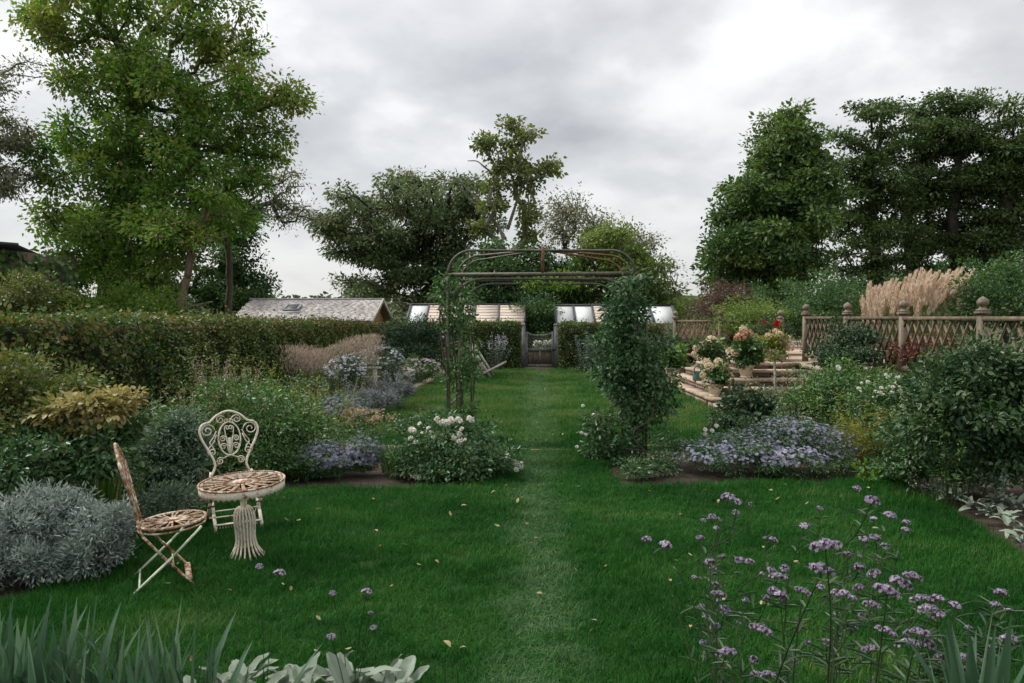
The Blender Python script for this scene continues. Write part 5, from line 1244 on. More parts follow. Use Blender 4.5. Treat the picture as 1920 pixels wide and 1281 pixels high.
# ------------------------------------------------------------------ left border
g = lambda px, py: tuple(G(px, py))
shrub('laurel_bush', 'large dark green bush in the hedge corner behind the arch', 'bush', (-3.0, 21.5, 0), [e(765, 640, 48, 35, 21.5, 60, .8), e(800, 660, 42, 32, 21.5, 44, .8), e(745, 670, 35, 26, 21.5, 28, .7), e(810, 625, 30, 20, 21.5, 20, .6)], 'darkshrub', .085, 60, 401, sig=.12, W=.5)
t, cl, ow = shrub('rose_bush', 'big green and bronze rose bush against the near hedge', 'bush', (-3.95, 6.1, 0), [e(20, 715, 70, 42, 6.1, 34, .32, 0, .1), e(95, 740, 50, 40, 6.1, 24, .3, 0, 0), e(10, 770, 70, 45, 6.1, 36, .3, 0, .05), e(150, 725, 26, 26, 6.1, 8, .2), e(90, 790, 80, 40, 5.9, 30, .3, 0, -.2)], 'olive', .05, 56, 402, sig=.075, W=.5, seg=6)
shrub('yellow_shrub', 'flat topped golden leaved shrub in front of the rose bush', 'bush', (-3.25, 5.75, 0), [e(185, 755, 55, 16, 5.75, 32, .26, 0, .15), e(120, 775, 50, 14, 5.75, 22, .24, 0, .05), e(225, 765, 20, 18, 5.75, 9, .15, 0, .05), e(160, 790, 65, 12, 5.75, 14, .24, 0, -.2)], 'yellow', .055, 46, 403, sig=.05, W=.7, seg=6, upn=1.3)
shrub('border_plant', 'dark shaded green plants below the golden shrub', 'plant', (-3.4, 5.6, 0), [e(90, 860, 110, 45, 5.6, 60, .3), e(200, 850, 60, 50, 5.7, 36, .25), e(20, 880, 60, 45, 5.4, 30, .3), e(230, 800, 40, 50, 5.9, 22, .2, 0, .3)], 'rose2', .055, 40, 404, sig=.07, seg=6)
def artemisia(label, c, lobes, seed, n=46, mat='silver', L=.05):
    t = thing('silver_plant', label, 'plant', c)
    grow(t, c, lobes, M[mat], M['stem'], L, n, seed, trunk_r=.012, tip_r=.002, sig=.030, step=.1, W=.26, flat=.9, droop=-.15, upn=.3, crown='foliage', trunkname='stem', big=.5, shell=.3, huejit=.5, shoot=.08)
    return t
artemisia('broad mound of feathery silver foliage at the lawn edge, nearest the camera', (-3.0, 4.85, 0), [e(50, 985, 70, 42, 4.85, 110, .34), e(130, 968, 50, 40, 4.95, 70, .28), e(195, 990, 48, 36, 4.9, 70, .26), e(20, 1050, 70, 42, 4.75, 90, .3, 0, -.1), e(100, 1045, 60, 36, 4.7, 70, .26, 0, -.15), e(170, 1035, 60, 32, 4.8, 64, .26, 0, -.15), e(-70, 1000, 90, 60, 4.8, 60, .4), e(90, 932, 34, 20, 5.0, 24, .2, 0, .15), e(225, 965, 22, 22, 4.95, 14, .15, 0, .1)], 410, 70, L=.034)
t = thing('iris_clump', 'green sword leaved clump standing between silver mound and hedge', 'plant', (-3.2, 6.0, 0)); tuft_blades(t, (-3.2, 6.0, 0), (.25, .15), 90, .62, .022, 'bright', 411, lean=.35, name='blades')
shrub('border_plant', 'blue green leafy mound between the two iron chairs', 'plant', (-2.7, 6.7, 0), [e(310, 850, 55, 50, 6.7, 60, .28), e(350, 830, 40, 45, 6.8, 40, .25), e(285, 890, 45, 35, 6.6, 30, .22), e(330, 800, 35, 20, 6.8, 18, .2)], 'teal', .05, 56, 412, sig=.055, W=.42, seg=6)
artemisia('low grey green mound at the lawn edge behind the chairs', (-2.5, 5.95, 0), [e(310, 940, 60, 32, 6.0, 60, .22), e(280, 960, 40, 28, 5.9, 30, .2)], 413, 50, 'teal', .035)
t, cl, ow = shrub('rose_bush', 'leafy green rose bush directly behind the scroll backed chair', 'bush', (-2.75, 7.9, 0), [e(430, 790, 60, 55, 7.9, 44, .35), e(490, 800, 60, 55, 7.9, 44, .35, 0, .05), e(400, 850, 60, 45, 7.7, 34, .3), e(480, 860, 65, 40, 7.6, 34, .3, 0, -.1)], 'rose', .05, 50, 414, sig=.08, seg=6)
shrub('rose_bush', 'green rose bush with paler tips beside the scroll backed chair', 'bush', (-2.25, 8.4, 0), [e(545, 800, 50, 50, 8.4, 40, .3, 0, .15), e(560, 850, 55, 42, 8.2, 34, .3), e(600, 830, 40, 40, 8.4, 22, .25, 0, .1)], 'rose', .048, 50, 415, sig=.08, seg=6)
for i, (px, py, d, h, mat, L, lab) in enumerate((
    (380, 840, 9.6, 1.48, 'olive', .05, 'tall yellow green perennial with branching stems against the hedge'),
    (450, 820, 9.8, 1.05, 'rose', .06, 'bushy mid green perennial in front of the hedge, left of the tan grass'),
    (520, 800, 10.6, .95, 'bright', .055, 'fresh green perennial clump near the tan grass'),
    (590, 800, 11.2, .72, 'yellowgreen', .05, 'yellow green perennial clump behind the purple asters'),
    (470, 760, 11.6, 1.2, 'yellowgreen', .05, 'olive leaved perennial clump close under the hedge'),
    (330, 820, 8.6, .95, 'rose', .055, 'green leafy stems between hedge and blue green mound'),
    (560, 760, 12.4, .8, 'rose', .05, 'low green perennial clump at the foot of the tan grass'))):
    c = np.array([gx(px, d), d, 0.0]); perennial('perennial', lab, 'plant', c, (.42, .35), 46, h, L, mat, 430 + i, per=34)
tuftc = []
for i, (px, d, h, lab) in enumerate(((395, 9.2, 1.1, 'narrow tan grass plumes rising nearest the hedge among the perennials'), (455, 9.3, 1.02, 'narrow tan grass plumes rising beside the white bloom'))):
    c = np.array([gx(px, d), d, 0]); t = thing('feather_grass', lab, 'grass clump', c); tuft_blades(t, c, (.12, .1), 60, .7, .006, 'olive', 440 + i, name='blades')
    rng = np.random.default_rng(440 + i); n = 420; k = rng.integers(0, 7, n); az = k * .9; s = rng.random(n)
    base = c + np.stack([np.cos(az) * .12, np.sin(az) * .1, 0 * az], 1); p = base + np.stack([np.cos(az) * .1 * s, np.sin(az) * .08 * s, h * (.62 + .38 * s)], 1) + rng.normal(size=(n, 3)) * np.array([.018, .018, .01]) * (1.1 - s)[:, None]
    leaves_part('plumes', p, rng.normal(size=(n, 3)) * .4 + np.array([0, 0, 1]), rng.normal(size=(n, 3)), .035, .008, rng.random(n), M['tan'], t, kind='stuff')
t, tips = perennial('white_flower', 'single round white bloom on a stem above the border foliage', 'flower', (gx(434, 8.6), 8.6, 0), (.08, .08), 5, .72, .05, 'rose', 450); place('cluster', t, P(434, 741, 8.6), (0, -.7, .7), 1.25)
t, tips = perennial('lilac_flower', 'single lilac flower head on a stem above the border foliage', 'flower', (gx(513, 8.6), 8.6, 0), (.08, .08), 5, .70, .05, 'rose', 451); place('phlox', t, P(513, 747, 8.6), (0, -.7, .6), 1.1)
def tan_grass():
    c = np.array([gx(620, 14.2), 14.2, 0.]); t = thing('tan_grass', 'wide hazy sweep of tan flowering grass below the golden hedge', 'grass clump', c)
    rng = np.random.default_rng(460); n = 6000
    x = gx(535, 14) + (gx(700, 14) - gx(535, 14)) * rng.random(n); y = 13.6 + 1.5 * rng.random(n); s = rng.random(n) ** .7
    top = 1.10 + .10 * np.sin(x * 4) + .10 * (x - c[0]); p = np.stack([x + rng.normal(size=n) * .05, y, top * (.55 + .45 * s)], 1)
    leaves_part('panicles', p, rng.normal(size=(n, 3)) * .35 + np.array([.15, 0, 1]), rng.normal(size=(n, 3)), .075, .010, rng.random(n), M['tan'], t, kind='stuff')
    tuft_blades(t, c, (.9, .6), 500, .80, .008, 'olive', 461, lean=.3)
tan_grass()
for i, (px, py, d, rx, ry, lab, nw) in enumerate(((648, 705, 13.2, 40, 34, 'dark rounded shrub dotted with small white flowers, nearer one', 150), (712, 685, 15.6, 46, 32, 'dark rounded shrub with a band of white flowers, behind the bench', 190))):
    t, cl, ow = shrub('aster_bush', lab, 'bush', (gx(px, d), d, 0), [e(px, py, rx, ry, d, 60, .4), e(px, py + 20, rx * 1.05, ry, d, 30, .4)], 'darkshrub', .045, 70, 470 + i, sig=.08, W=.35)
    flower_mass(t, [e(px, py - 4, rx, ry, d, 1, .42)], nw, .026, 'aster_pale', 472 + i, 5, top=.0)
artemisia('round grey lavender mound by the lawn edging near the bench', (gx(742, 13.6), 13.6, 0), [e(742, 728, 38, 20, 13.6, 70, .3)], 480, 46, 'lavender', .055)
artemisia('grey lavender mound nearer, spilling over the lawn edging', (gx(715, 12.4), 12.4, 0), [e(715, 748, 34, 18, 12.4, 60, .28)], 481, 46, 'lavender', .05)
artemisia('small grey foliage tuft at the edging behind the yellow green clump', (gx(665, 12.0), 12.0, 0), [e(668, 752, 28, 18, 12.0, 40, .25)], 482, 46, 'lavender', .05)
t, cl, ow = shrub('flowering_shrub', 'low bush of pinkish white flowers at the border end by the arch', 'plant', (gx(785, 18.5), 18.5, 0), [e(785, 695, 42, 20, 18.5, 50, .5), e(750, 705, 30, 18, 17.5, 30, .4)], 'rose', .06, 40, 483, sig=.09)
flower_mass(t, [e(785, 692, 42, 20, 18.3, 3, .5), e(750, 702, 28, 16, 17.3, 2, .4)], 340, .035, 'pinkpetal', 484, 5)
for i, (px, py, d, rx, ry, n, lab) in enumerate(((640, 768, 10.6, 40, 22, 420, 'dusky purple aster drift halfway along the left border'), (608, 868, 7.9, 46, 32, 620, 'dusty purple aster mound by the lawn behind the table'), (682, 862, 8.1, 40, 34, 560, 'dusty purple aster mound beside the tall green blades'))):
    c = (gx(px, d), d, 0); t, cl, ow = shrub('aster_clump', lab, 'plant', c, [e(px, py, rx, ry, d, 60, None), e(px, py + 18, rx * .95, ry * .8, d, 24, None)], 'rose2', .035, 60, 490 + i, sig=.05, W=.3, seg=4, group='purple aster clumps of the left border')
    flower_mass(t, [e(px, py, rx, ry, d, 1, None)], n, .018, 'asterdull', 493 + i, 6, jit=.22)
t, tips = perennial('sedum', 'pale flat headed sedum stems leaning over the far lawn edging', 'plant', (gx(690, 9.7), 9.7, 0), (.28, .2), 16, .52, .05, 'rose', 496, W=.5, lean=.3, headmat='straw', head=True, headR=.045, headn=26, flat_head=True)
t = thing('blade_clump', 'arching fine green grass clump between asters and white roses', 'grass clump', (gx(748, 8.0), 8.0, 0)); tuft_blades(t, (gx(748, 8.0), 8.0, 0), (.18, .15), 240, .42, .007, 'rose', 497, lean=.6)
perennial('perennial', 'low mixed green foliage along the border edge by the asters', 'plant', (gx(555, 7.7), 7.7, 0), (.35, .15), 40, .30, .045, 'rose', 498)
perennial('perennial', 'small dark leafy plants on bare soil behind the table', 'plant', (gx(500, 7.9), 7.9, 0), (.3, .15), 26, .30, .05, 'rose2', 499)
perennial('perennial', 'grey green leafy fringe where the bed meets lawn behind the table', 'plant', (gx(390, 6.9), 6.9, 0), (.3, .15), 40, .30, .045, 'teal', 500)
# taller stems with seed heads that come up through the bushes
for i, (px, d, h, n, mat, L, hm, lab, kw) in enumerate((
    (400, 8.3, 1.02, 22, 'yellowgreen', .05, 'straw', 'thin stems with straw seed heads rising above the scroll backed chair', dict(headR=.02, headn=16)),
    (470, 8.6, .98, 24, 'bright', .055, 'whitepetal', 'fresh green stems with tiny pale buds between the rose bushes', dict(headR=.012, headn=3)),
    (350, 7.6, .92, 26, 'olive', .05, 'straw', 'olive stems with brown seed heads left of the scroll backed chair', dict(headR=.018, headn=12)),
    (545, 9.2, .90, 26, 'yellowgreen', .045, 'asterdull', 'wispy stems with dull mauve heads near the dusky aster drift', dict(headR=.022, headn=12)),
    (600, 9.3, .70, 26, 'bright', .05, 'straw', 'pale green leafy stems in front of the aster drift', dict(headR=.018, headn=10)),
    (640, 11.4, .85, 20, 'rose', .045, 'asterdull', 'tall thin stems with small mauve heads before the dark shrubs', dict(headR=.022, headn=12)),
    (280, 7.2, .95, 24, 'rose', .05, None, 'leafy green stems between golden shrub and hedge', {}),
    (80, 6.4, 1.30, 26, 'olive', .045, None, 'arching bronze green shoots above the near rose bush', {}))):
    perennial('stem_plant', lab, 'plant', np.array([gx(px, d), d, 0.]), (.30, .25), n, h, L, mat, 700 + i, per=22, headmat=hm, head=bool(hm), bark='reedstem', stemr=.004, low=.25, lean=.5, **kw)
# white rose by the arch foot
t, cl, ow = shrub('white_rose', 'low bushy white rose in flower at the foot of the arch', 'bush', (gx(850, 8.0), 8.0, 0), [e(845, 840, 85, 45, 8.0, 80, .42), e(830, 810, 65, 30, 8.05, 40, .34), e(800, 860, 60, 35, 7.85, 34, .32), e(890, 865, 62, 30, 7.85, 36, .3), e(938, 860, 34, 14, 7.75, 12, .18), e(860, 880, 90, 20, 7.7, 30, .25)], 'rose2', .055, 46, 510, sig=.075, W=.42, seg=6, huejit=.6, droop=.35)
WR = [(787, 795), (771, 806), (775, 808), (803, 803), (808, 812), (819, 786), (822, 792), (832, 793), (838, 793), (845, 786), (849, 790), (859, 787), (864, 791), (880, 785), (884, 788), (866, 805), (861, 816), (853, 820), (872, 825), (862, 829), (781, 829), (788, 832), (801, 843), (782, 865), (774, 893), (787, 895), (889, 862), (932, 857), (949, 857), (964, 867), (969, 871), (977, 872), (968, 881), (828, 816), (812, 822), (770, 822), (792, 812)]
for k, (a, b) in enumerate(WR): place('cluster' if k % 3 else 'white', t, P(a, b, 7.72 + .25 * random.random() - (.0 if b < 850 else .12)), (random.uniform(-.5, .5), -.7, .7), random.uniform(.65, 1.1), 'bloom', k)

# ------------------------------------------------------------------ climbers on the arch
def climber(label, cols, mat, leafL, per, seed, canes, sig, W=.5):
    t = thing('climbing_rose', label, 'climber', (cols[0][0], cols[0][1], 0), None); rng = np.random.default_rng(seed)
    for c in canes: MB().tube(cat(c, 5), .010, 5).part('cane', M['twig'], t, smooth=True)
    C_, O_ = [], []
    for x, y, z0, z1, rx, ry, n in cols:
        zz = z0 + (z1 - z0) * rng.random(n); a = rng.random(n) * 6.28; r = rng.random(n) ** .5
        C_.append(np.stack([x + rx * r * np.cos(a), y + ry * r * np.sin(a), zz], 1)); O_.append(np.stack([np.cos(a) * r, np.sin(a) * r, 0 * a], 1))
    C_, O_ = np.concatenate(C_), np.concatenate(O_); ci = np.repeat(np.arange(len(C_)), per); n = len(ci)
    p = C_[ci] + rng.normal(size=(n, 3)) * sig * np.array([1, 1, .7]); p[:, 2] = np.maximum(p[:, 2], .02)
    mb = MB()
    for k in range(0, len(C_), 2):
        q = C_[k]; b = q * np.array([1, 1, 0]) + np.array([-O_[k][0] * .12, -O_[k][1] * .12, max(q[2] - .35, 0)]); mb.tube([b, (q + b) / 2 + rng.normal(size=3) * .03, q], .003, 3, cap=False)
    mb.part('twigs', M['twig'], t, kind='stuff')
    cv = rng.random(len(C_)); L = leafL * (.6 + .8 * rng.random(n))
    leaves_part('foliage', p, unit(p - C_[ci]) + O_[ci] * .5 + rng.normal(size=(n, 3)) * .75 + np.array([0, 0, -.3]), O_[ci] * .5 + rng.normal(size=(n, 3)) * .8 + np.array([0, -.1, .5]), L, L * W, .45 + (cv[ci] - .5) * .5 + (rng.random(n) - .5) * .6, M[mat], t, kind='stuff', seg=6, curl=.15)
    return t, C_, O_
cxR = FR
t, cl, ow = climber('dense dark green climbing rose wrapping the arch legs beside the steps', [(FR - .06, AF - .02, .0, .45, .30, .2, 20), (FR, AF, .3, 1.05, .16, .16, 30), (FR - .02, AF, .85, 1.45, .25, .18, 36), (FR - .05, AF, 1.35, 2.08, .13, .13, 28), (BR, AB, .5, 1.6, .20, .2, 34), (BR - .02, AB, 1.4, 2.05, .12, .15, 16), (FR - .35, AF, 1.25, 1.45, .12, .1, 6), (FR - .2, AF, 1.6, 1.75, .1, .1, 5), (FR + .32, AF, 1.15, 1.35, .1, .1, 6), (FR - .25, AF - .03, .75, 1.15, .14, .2, 16), (FR + .28, AF, .5, 1.0, .14, .2, 20), (FR - .03, (AF + AB) / 2, .6, 2.0, .15, .4, 34)],
    'rose2', .060, 36, 520, [[(FR + .05, AF, 0), (FR + .08, AF - .1, .3), (FR + .02, AF - .06, .8), (FR + .03, AF, 1.5), (FR, AF, 2.1)], [(FR + .22, AF - .30, .02), (FR - .02, AF - .30, .22), (FR - .05, AF - .30, .36), (FR + .12, AF - .3, .48), (FR + .16, AF - .28, .62)], [(FR + .30, AF - .2, 0), (FR + .1, AF - .28, .12), (FR - .15, AF - .28, .16)], [(FR - .05, AF, 0), (FR - .03, AF + .05, 1.0), (FR - .06, AF, 2.2)]], .065, .48)
place('white', t, P(1171, 524, AF), (0, -1, .2), 1.2); place('white', t, P(1199, 519, AF), (0, -1, .2), 1.1)
t, cl, ow = climber('thin yellowing climbing rose on the arch legs beside the white rose', [(FL - .02, AF, 1.75, 2.12, .13, .12, 14), (FL + .08, AF, 1.15, 1.75, .12, .12, 14), (FL + .14, AF, .45, 1.2, .12, .12, 24), (BL + .07, AB, .75, 1.75, .11, .15, 20), (FL + .1, AF, .0, .5, .16, .16, 16), (BL + .1, AB, 1.75, 2.2, .12, .12, 7), (FL + .02, (AF + AB) / 2, 1.4, 2.0, .10, .35, 8)],
    'rose', .05, 30, 521, [[(FL - .02, AF, 0), (FL + .02, AF - .04, .7), (FL - .05, AF - .03, 1.55), (FL - .10, AF, 1.72), (FL + .02, AF, 1.85), (FL - .04, AF, 2.1)], [(FL + .06, AF, 0), (FL + .10, AF, .8), (FL + .05, AF, 1.6), (FL + .16, AF, 2.0)], [(BL + .1, AB, 0), (BL + .18, AB, 1.0), (BL + .06, AB, 2.0), (BL + .10, AB, 2.5)], [(FL - .03, AF - .03, 1.0), (FL - .09, AF - .03, 1.62), (FL - .02, AF, 1.75)]], .06, .5)
shrub('rose_spray', 'small leafy sprays climbing the middle of the far crossbar', 'climber', (.75, AB, 2.02), [e(1000, 530, 35, 8, AB, 12, .12), e(1050, 533, 25, 7, AB, 8, .12)], 'ash', .05, 30, 522, sig=.05, minz=1.5)
shrub('white_shrub', 'small upright leafy bush with a few white flowers, left of the dense climber', 'bush', (gx(1122, 8.7), 8.7, 0), [e(1118, 795, 20, 30, 8.7, 15, .15), e(1124, 845, 26, 34, 8.7, 16, .18)], 'rose2', .06, 34, 523, sig=.06, seg=6, W=.4)
t = [o for o in COL.objects if o.name.startswith('white_shrub')][-1]
for k, (a, b) in enumerate(((1113, 778), (1093, 761), (1082, 838), (1090, 812), (1098, 815))): place('cluster', t, P(a, b, 8.6), (0, -.6, .7), .55, 'bloom', k)
shrub('border_plant', 'tangled low foliage around the base of the dense climber', 'plant', (gx(1210, 8.0), 8.0, 0), [e(1180, 880, 42, 16, 7.9, 20, .2), e(1245, 872, 32, 20, 8.0, 16, .2), e(1265, 835, 24, 26, 8.3, 14, .2)], 'rose2', .055, 30, 524, sig=.06, seg=6, W=.35)
t, cl, ow = shrub('white_rose', 'thin upright white rose stem before the far lawn, right of the climber', 'bush', (gx(1335, 8.7), 8.7, 0), [e(1338, 800, 9, 22, 8.7, 12, .08), e(1325, 835, 14, 20, 8.7, 10, .1)], 'rose', .04, 24, 525, sig=.04)
for k, (a, b) in enumerate(((1322, 806), (1343, 799), (1322, 815), (1335, 808))): place('white', t, P(a, b, 8.6), (0, -.8, .5), .9, 'bloom', k)

# ------------------------------------------------------------------ right border
AL = [e(1325, 852, 46, 22, 8.1, 3, .36), e(1385, 838, 50, 24, 8.25, 4, .34), e(1440, 824, 44, 28, 8.35, 4, .34), e(1500, 820, 52, 32, 8.3, 5, .36), e(1558, 836, 44, 28, 8.3, 2, .34), e(1420, 856, 60, 24, 7.95, 3, .25), e(1490, 858, 60, 22, 7.95, 3, .25), e(1465, 800, 24, 14, 8.4, 1, .2)]
t, cl, ow = shrub('aster_clump', 'broad lavender blue aster mass in full flower at the lawn edge', 'plant', (gx(1450, 8.2), 8.2, 0), [(c, r, int(n * 14), h) for c, r, n, h in AL] + [e(1450, 880, 140, 18, 7.95, 40, .3), e(1570, 870, 55, 25, 8.0, 24, .25)], 'rose2', .038, 56, 530, sig=.05, W=.32, seg=4)
flower_mass(t, AL, 2200, .0170, 'aster', 531, 8, top=-.25, jit=.20)
flower_mass(t, [e(1490, 862, 60, 18, 7.85, 1, .12)], 60, .024, 'aster_pale', 532, 9, top=-.6, jit=.1, face=.2)
perennial('yellow_plant', 'airy yellow green fine leaved plant behind the asters', 'plant', (gx(1645, 8.1), 8.1, 0), (.32, .25), 60, .68, .09, 'yellowgreen', 533, W=.12, lean=.35, per=30, bark='reedstem')
shrub('border_plant', 'fresh green low leaves at the lawn corner by the white pebbles', 'plant', (gx(1640, 7.6), 7.6, 0), [e(1640, 892, 38, 14, 7.6, 22, .15)], 'bright', .07, 24, 534, sig=.05, seg=6, W=.6)
shrub('hydrangea_bush', 'dark glossy leaved bush at the foot of the steps', 'bush', (gx(1400, 11.2), 11.2, 0), [e(1400, 765, 52, 30, 11.2, 50, .45), e(1450, 780, 45, 26, 11.0, 36, .4), e(1370, 785, 30, 20, 11.0, 18, .3)], 'darkshrub', .085, 40, 535, sig=.08, seg=6, W=.6, curl=.1)
t, cl, ow = shrub('rose_bush', 'tall mid green rose bush before the fence, one cream bloom', 'bush', (gx(1580, 10.2), 10.2, 0), [e(1570, 716, 56, 30, 10.2, 44, .42, 0, .12), e(1620, 738, 46, 32, 10.2, 34, .4, 0, .05), e(1540, 745, 62, 40, 10.0, 44, .4), e(1600, 775, 80, 40, 9.8, 50, .4, 0, -.08), e(1500, 770, 40, 30, 10.0, 22, .3)], 'rose', .055, 50, 536, sig=.09, seg=6)
place('white', t, P(1571, 690, 9.85), (0, -.8, .4), 1.3)
shrub('rose_bush', 'dark green climbing rose creeping up the fence laths', 'bush', (gx(1580, 12.6), 12.6, 0), [e(1575, 640, 26, 26, 12.6, 22, .22), e(1610, 630, 24, 22, 12.4, 16, .2), e(1560, 670, 40, 22, 12.4, 22, .25), e(1610, 660, 40, 26, 12.0, 24, .25)], 'darkshrub', .065, 44, 537, sig=.09, seg=6)
t, cl, ow = shrub('white_shrub', 'green bush dotted with small white flowers below the fence', 'bush', (gx(1690, 9.0), 9.0, 0), [e(1680, 745, 60, 30, 9.0, 44, .35), e(1730, 760, 55, 40, 8.8, 40, .35), e(1650, 780, 60, 36, 8.8, 34, .3)], 'rose', .055, 46, 538, sig=.08, seg=6)
rngw = random.Random(5)
for k in range(46):
    a, b = (rngw.gauss(1665, 32), rngw.gauss(732, 13)) if k < 34 else (rngw.uniform(1690, 1760), rngw.uniform(730, 790))
    place('cluster', t, P(a, b, 8.55 + rngw.random() * .3), (0, -.6, .7), .32 + .35 * rngw.random(), 'bloom', k)
shrub('rose_bush', 'pale leaved rambling stems over the lowest steps', 'bush', (gx(1470, 11.9), 11.9, 0), [e(1470, 735, 50, 22, 11.9, 24, .35), e(1510, 730, 35, 30, 11.9, 22, .3), e(1440, 745, 30, 14, 11.8, 10, .2)], 'greyleaf', .05, 30, 539, sig=.09, seg=6)
for i, (px, d, h, n, mat, L, hm, lab, kw) in enumerate((
    (1540, 9.3, .95, 22, 'bright', .05, 'whitepetal', 'light green stems with cream buds in front of the tall rose bush', dict(headR=.014, headn=4)),
    (1500, 9.4, .66, 26, 'greyleaf', .05, None, 'grey green leafy stems between aster mass and hydrangea bush', {}),
    (1690, 7.9, .95, 24, 'rose', .05, 'whitepetal', 'loose green stems with white specks beside the yellow green plant', dict(headR=.014, headn=4)),
    (1600, 8.6, .80, 22, 'yellowgreen', .055, 'straw', 'thin yellowing stems with seed heads behind the aster mass', dict(headR=.018, headn=10)),
    (1790, 6.5, 1.05, 22, 'rose', .055, None, 'long leafy shoots leaning out of the corner rose', {}))):
    perennial('stem_plant', lab, 'plant', np.array([gx(px, d), d, 0.]), (.30, .22), n, h, L, mat, 720 + i, per=22, headmat=hm, head=bool(hm), bark='stem', stemr=.004, low=.25, lean=.5, **kw)
# the big dark rose in the corner
t, cl, ow = shrub('rose_bush', 'biggest dark rose bush, bare dark stems below, beside the lamb\'s ears', 'bush', (gx(1850, 6.9), 6.9, 0), [e(1825, 690, 70, 48, 6.9, 60, .42, 0, .05), e(1895, 700, 60, 52, 6.9, 54, .4), e(1775, 735, 62, 42, 6.8, 46, .38, 0, .02), e(1860, 775, 90, 45, 6.7, 60, .4, 0, 0), e(1765, 800, 50, 35, 6.7, 26, .3), e(1925, 790, 60, 70, 6.7, 40, .38), e(1970, 770, 80, 95, 6.9, 50, .4), e(1890, 860, 60, 45, 6.6, 26, .3, 0, -.2)], 'rose3', .062, 38, 540, sig=.085, seg=6, trunk_r=.012, huejit=.6, shoot=.10)
shrub('border_plant', 'shaded dark green plants under the big corner rose', 'plant', (gx(1740, 6.9), 6.9, 0), [e(1730, 840, 50, 55, 7.2, 50, .3), e(1800, 860, 60, 50, 7.3, 40, .3), e(1880, 860, 60, 60, 7.2, 40, .3), e(1700, 880, 40, 25, 7.2, 18, .2)], 'rose2', .05, 40, 541, sig=.07, seg=6)
shrub('rusty_shrub', 'rusty brown leaved plant glimpsed under the big corner rose', 'plant', (gx(1880, 7.1), 7.1, 0), [e(1880, 815, 30, 28, 6.9, 18, .15)], 'purpleleaf', .05, 30, 542, sig=.06, seg=6)
def pebbles():
    rng = np.random.default_rng(550); mb = MB()
    for k in range(260):
        s = rng.random(); a = G(1692 + 62 * s + rng.normal() * 5, 914 + 12 * s + rng.normal() * 4); r = .012 + .016 * rng.random()
        if in_poly(np.array([a[0]]), np.array([a[1]]), near_poly)[0]: continue
        R = Matrix.Rotation(rng.random() * 6, 3, 'Z')
        ico = [(0, 0, 1), (.9, 0, .4), (.28, .85, .4), (-.72, .53, .4), (-.72, -.53, .4), (.28, -.85, .4), (.72, .53, -.4), (-.28, .85, -.4), (-.9, 0, -.4), (-.28, -.85, -.4), (.72, -.53, -.4), (0, 0, -1)]
        fs = [(0, 1, 2), (0, 2, 3), (0, 3, 4), (0, 4, 5), (0, 5, 1), (1, 6, 2), (2, 7, 3), (3, 8, 4), (4, 9, 5), (5, 10, 1), (6, 7, 2), (7, 8, 3), (8, 9, 4), (9, 10, 5), (10, 6, 1), (11, 7, 6), (11, 8, 7), (11, 9, 8), (11, 10, 9), (11, 6, 10)]
        mb.add([R @ Vector((q[0] * r * 1.3, q[1] * r, q[2] * r * .7)) + Vector((a[0], a[1], .0)) for q in ico], fs)
    o = mb.part('white_pebbles', M['pebble'], kind='stuff', smooth=True); props(o, 'patch of small white pebbles at the corner of the lawn', 'pebbles')
pebbles()

# ------------------------------------------------------------------ plants on and behind the terrace
def miscanthus():
    c = np.array([gx(1712, 14.0), 14.0, TER_Z - .03]); t = thing('plume_grass', 'big clump of cream feathery plume grass behind the lattice fence', 'grass clump', c, local=False)
    tuft_blades(t, c, (.75, .5), 420, 1.55, .009, 'olive', 560, lean=.24, name='stalks'); tuft_blades(t, c + np.array([.3, 0, 0]), (.7, .4), 380, 1.05, .014, 'yellowgreen', 561, lean=.4, name='blades')
    rng = np.random.default_rng(562); var = []
    for s in range(5):
        n = 190; u = rng.random(n) ** .8; Lp = .34; br = rng.integers(0, 9, n); az = br * .7 + rng.normal(size=n) * .12
        curve = u ** 1.6 * .10; wid = .034 * np.sin(np.pi * np.minimum(u * .85 + .12, 1)) * rng.random(n)
        p = np.stack([curve + np.cos(az) * wid, np.sin(az) * wid, u * Lp], 1); d = np.stack([np.cos(az) * .45 + .25, np.sin(az) * .45, np.full(n, 1.)], 1) + rng.normal(size=(n, 3)) * .12
        v, f, k = leaf_geo(p, d, rng.normal(size=(n, 3)), .075, .013, .1)
        var.append(mesh_np('plume', v, f, M['plume'], attrs={'var': np.repeat(rng.random(n), k)}))
    for k in range(190):
        s = k / 190; a = 1618 + 190 * rng.random(); q = (a - 1618) / 190
        ztop = 2.12 + .42 * q - .30 * abs(q - .8) * (q > .8) + np.clip(rng.normal(), -1.3, 1.1) * .08 - .42 * rng.random() ** 1.6
        d = 13.3 + 1.6 * rng.random(); x = gx(a, d)
        az = rng.normal() * .7; ln = .1 + .55 * rng.random()
        o = link('plume', var[k % 5], t, np.array([x, d, ztop - .33]) - c, (0, 0, 0), (1, 1, .9 + .35 * rng.random())); o.rotation_euler = (rng.normal() * .12, .55 * (q - .45) + rng.normal() * .16, az); o.scale = (.8, .8, .7 + .45 * rng.random())
miscanthus()
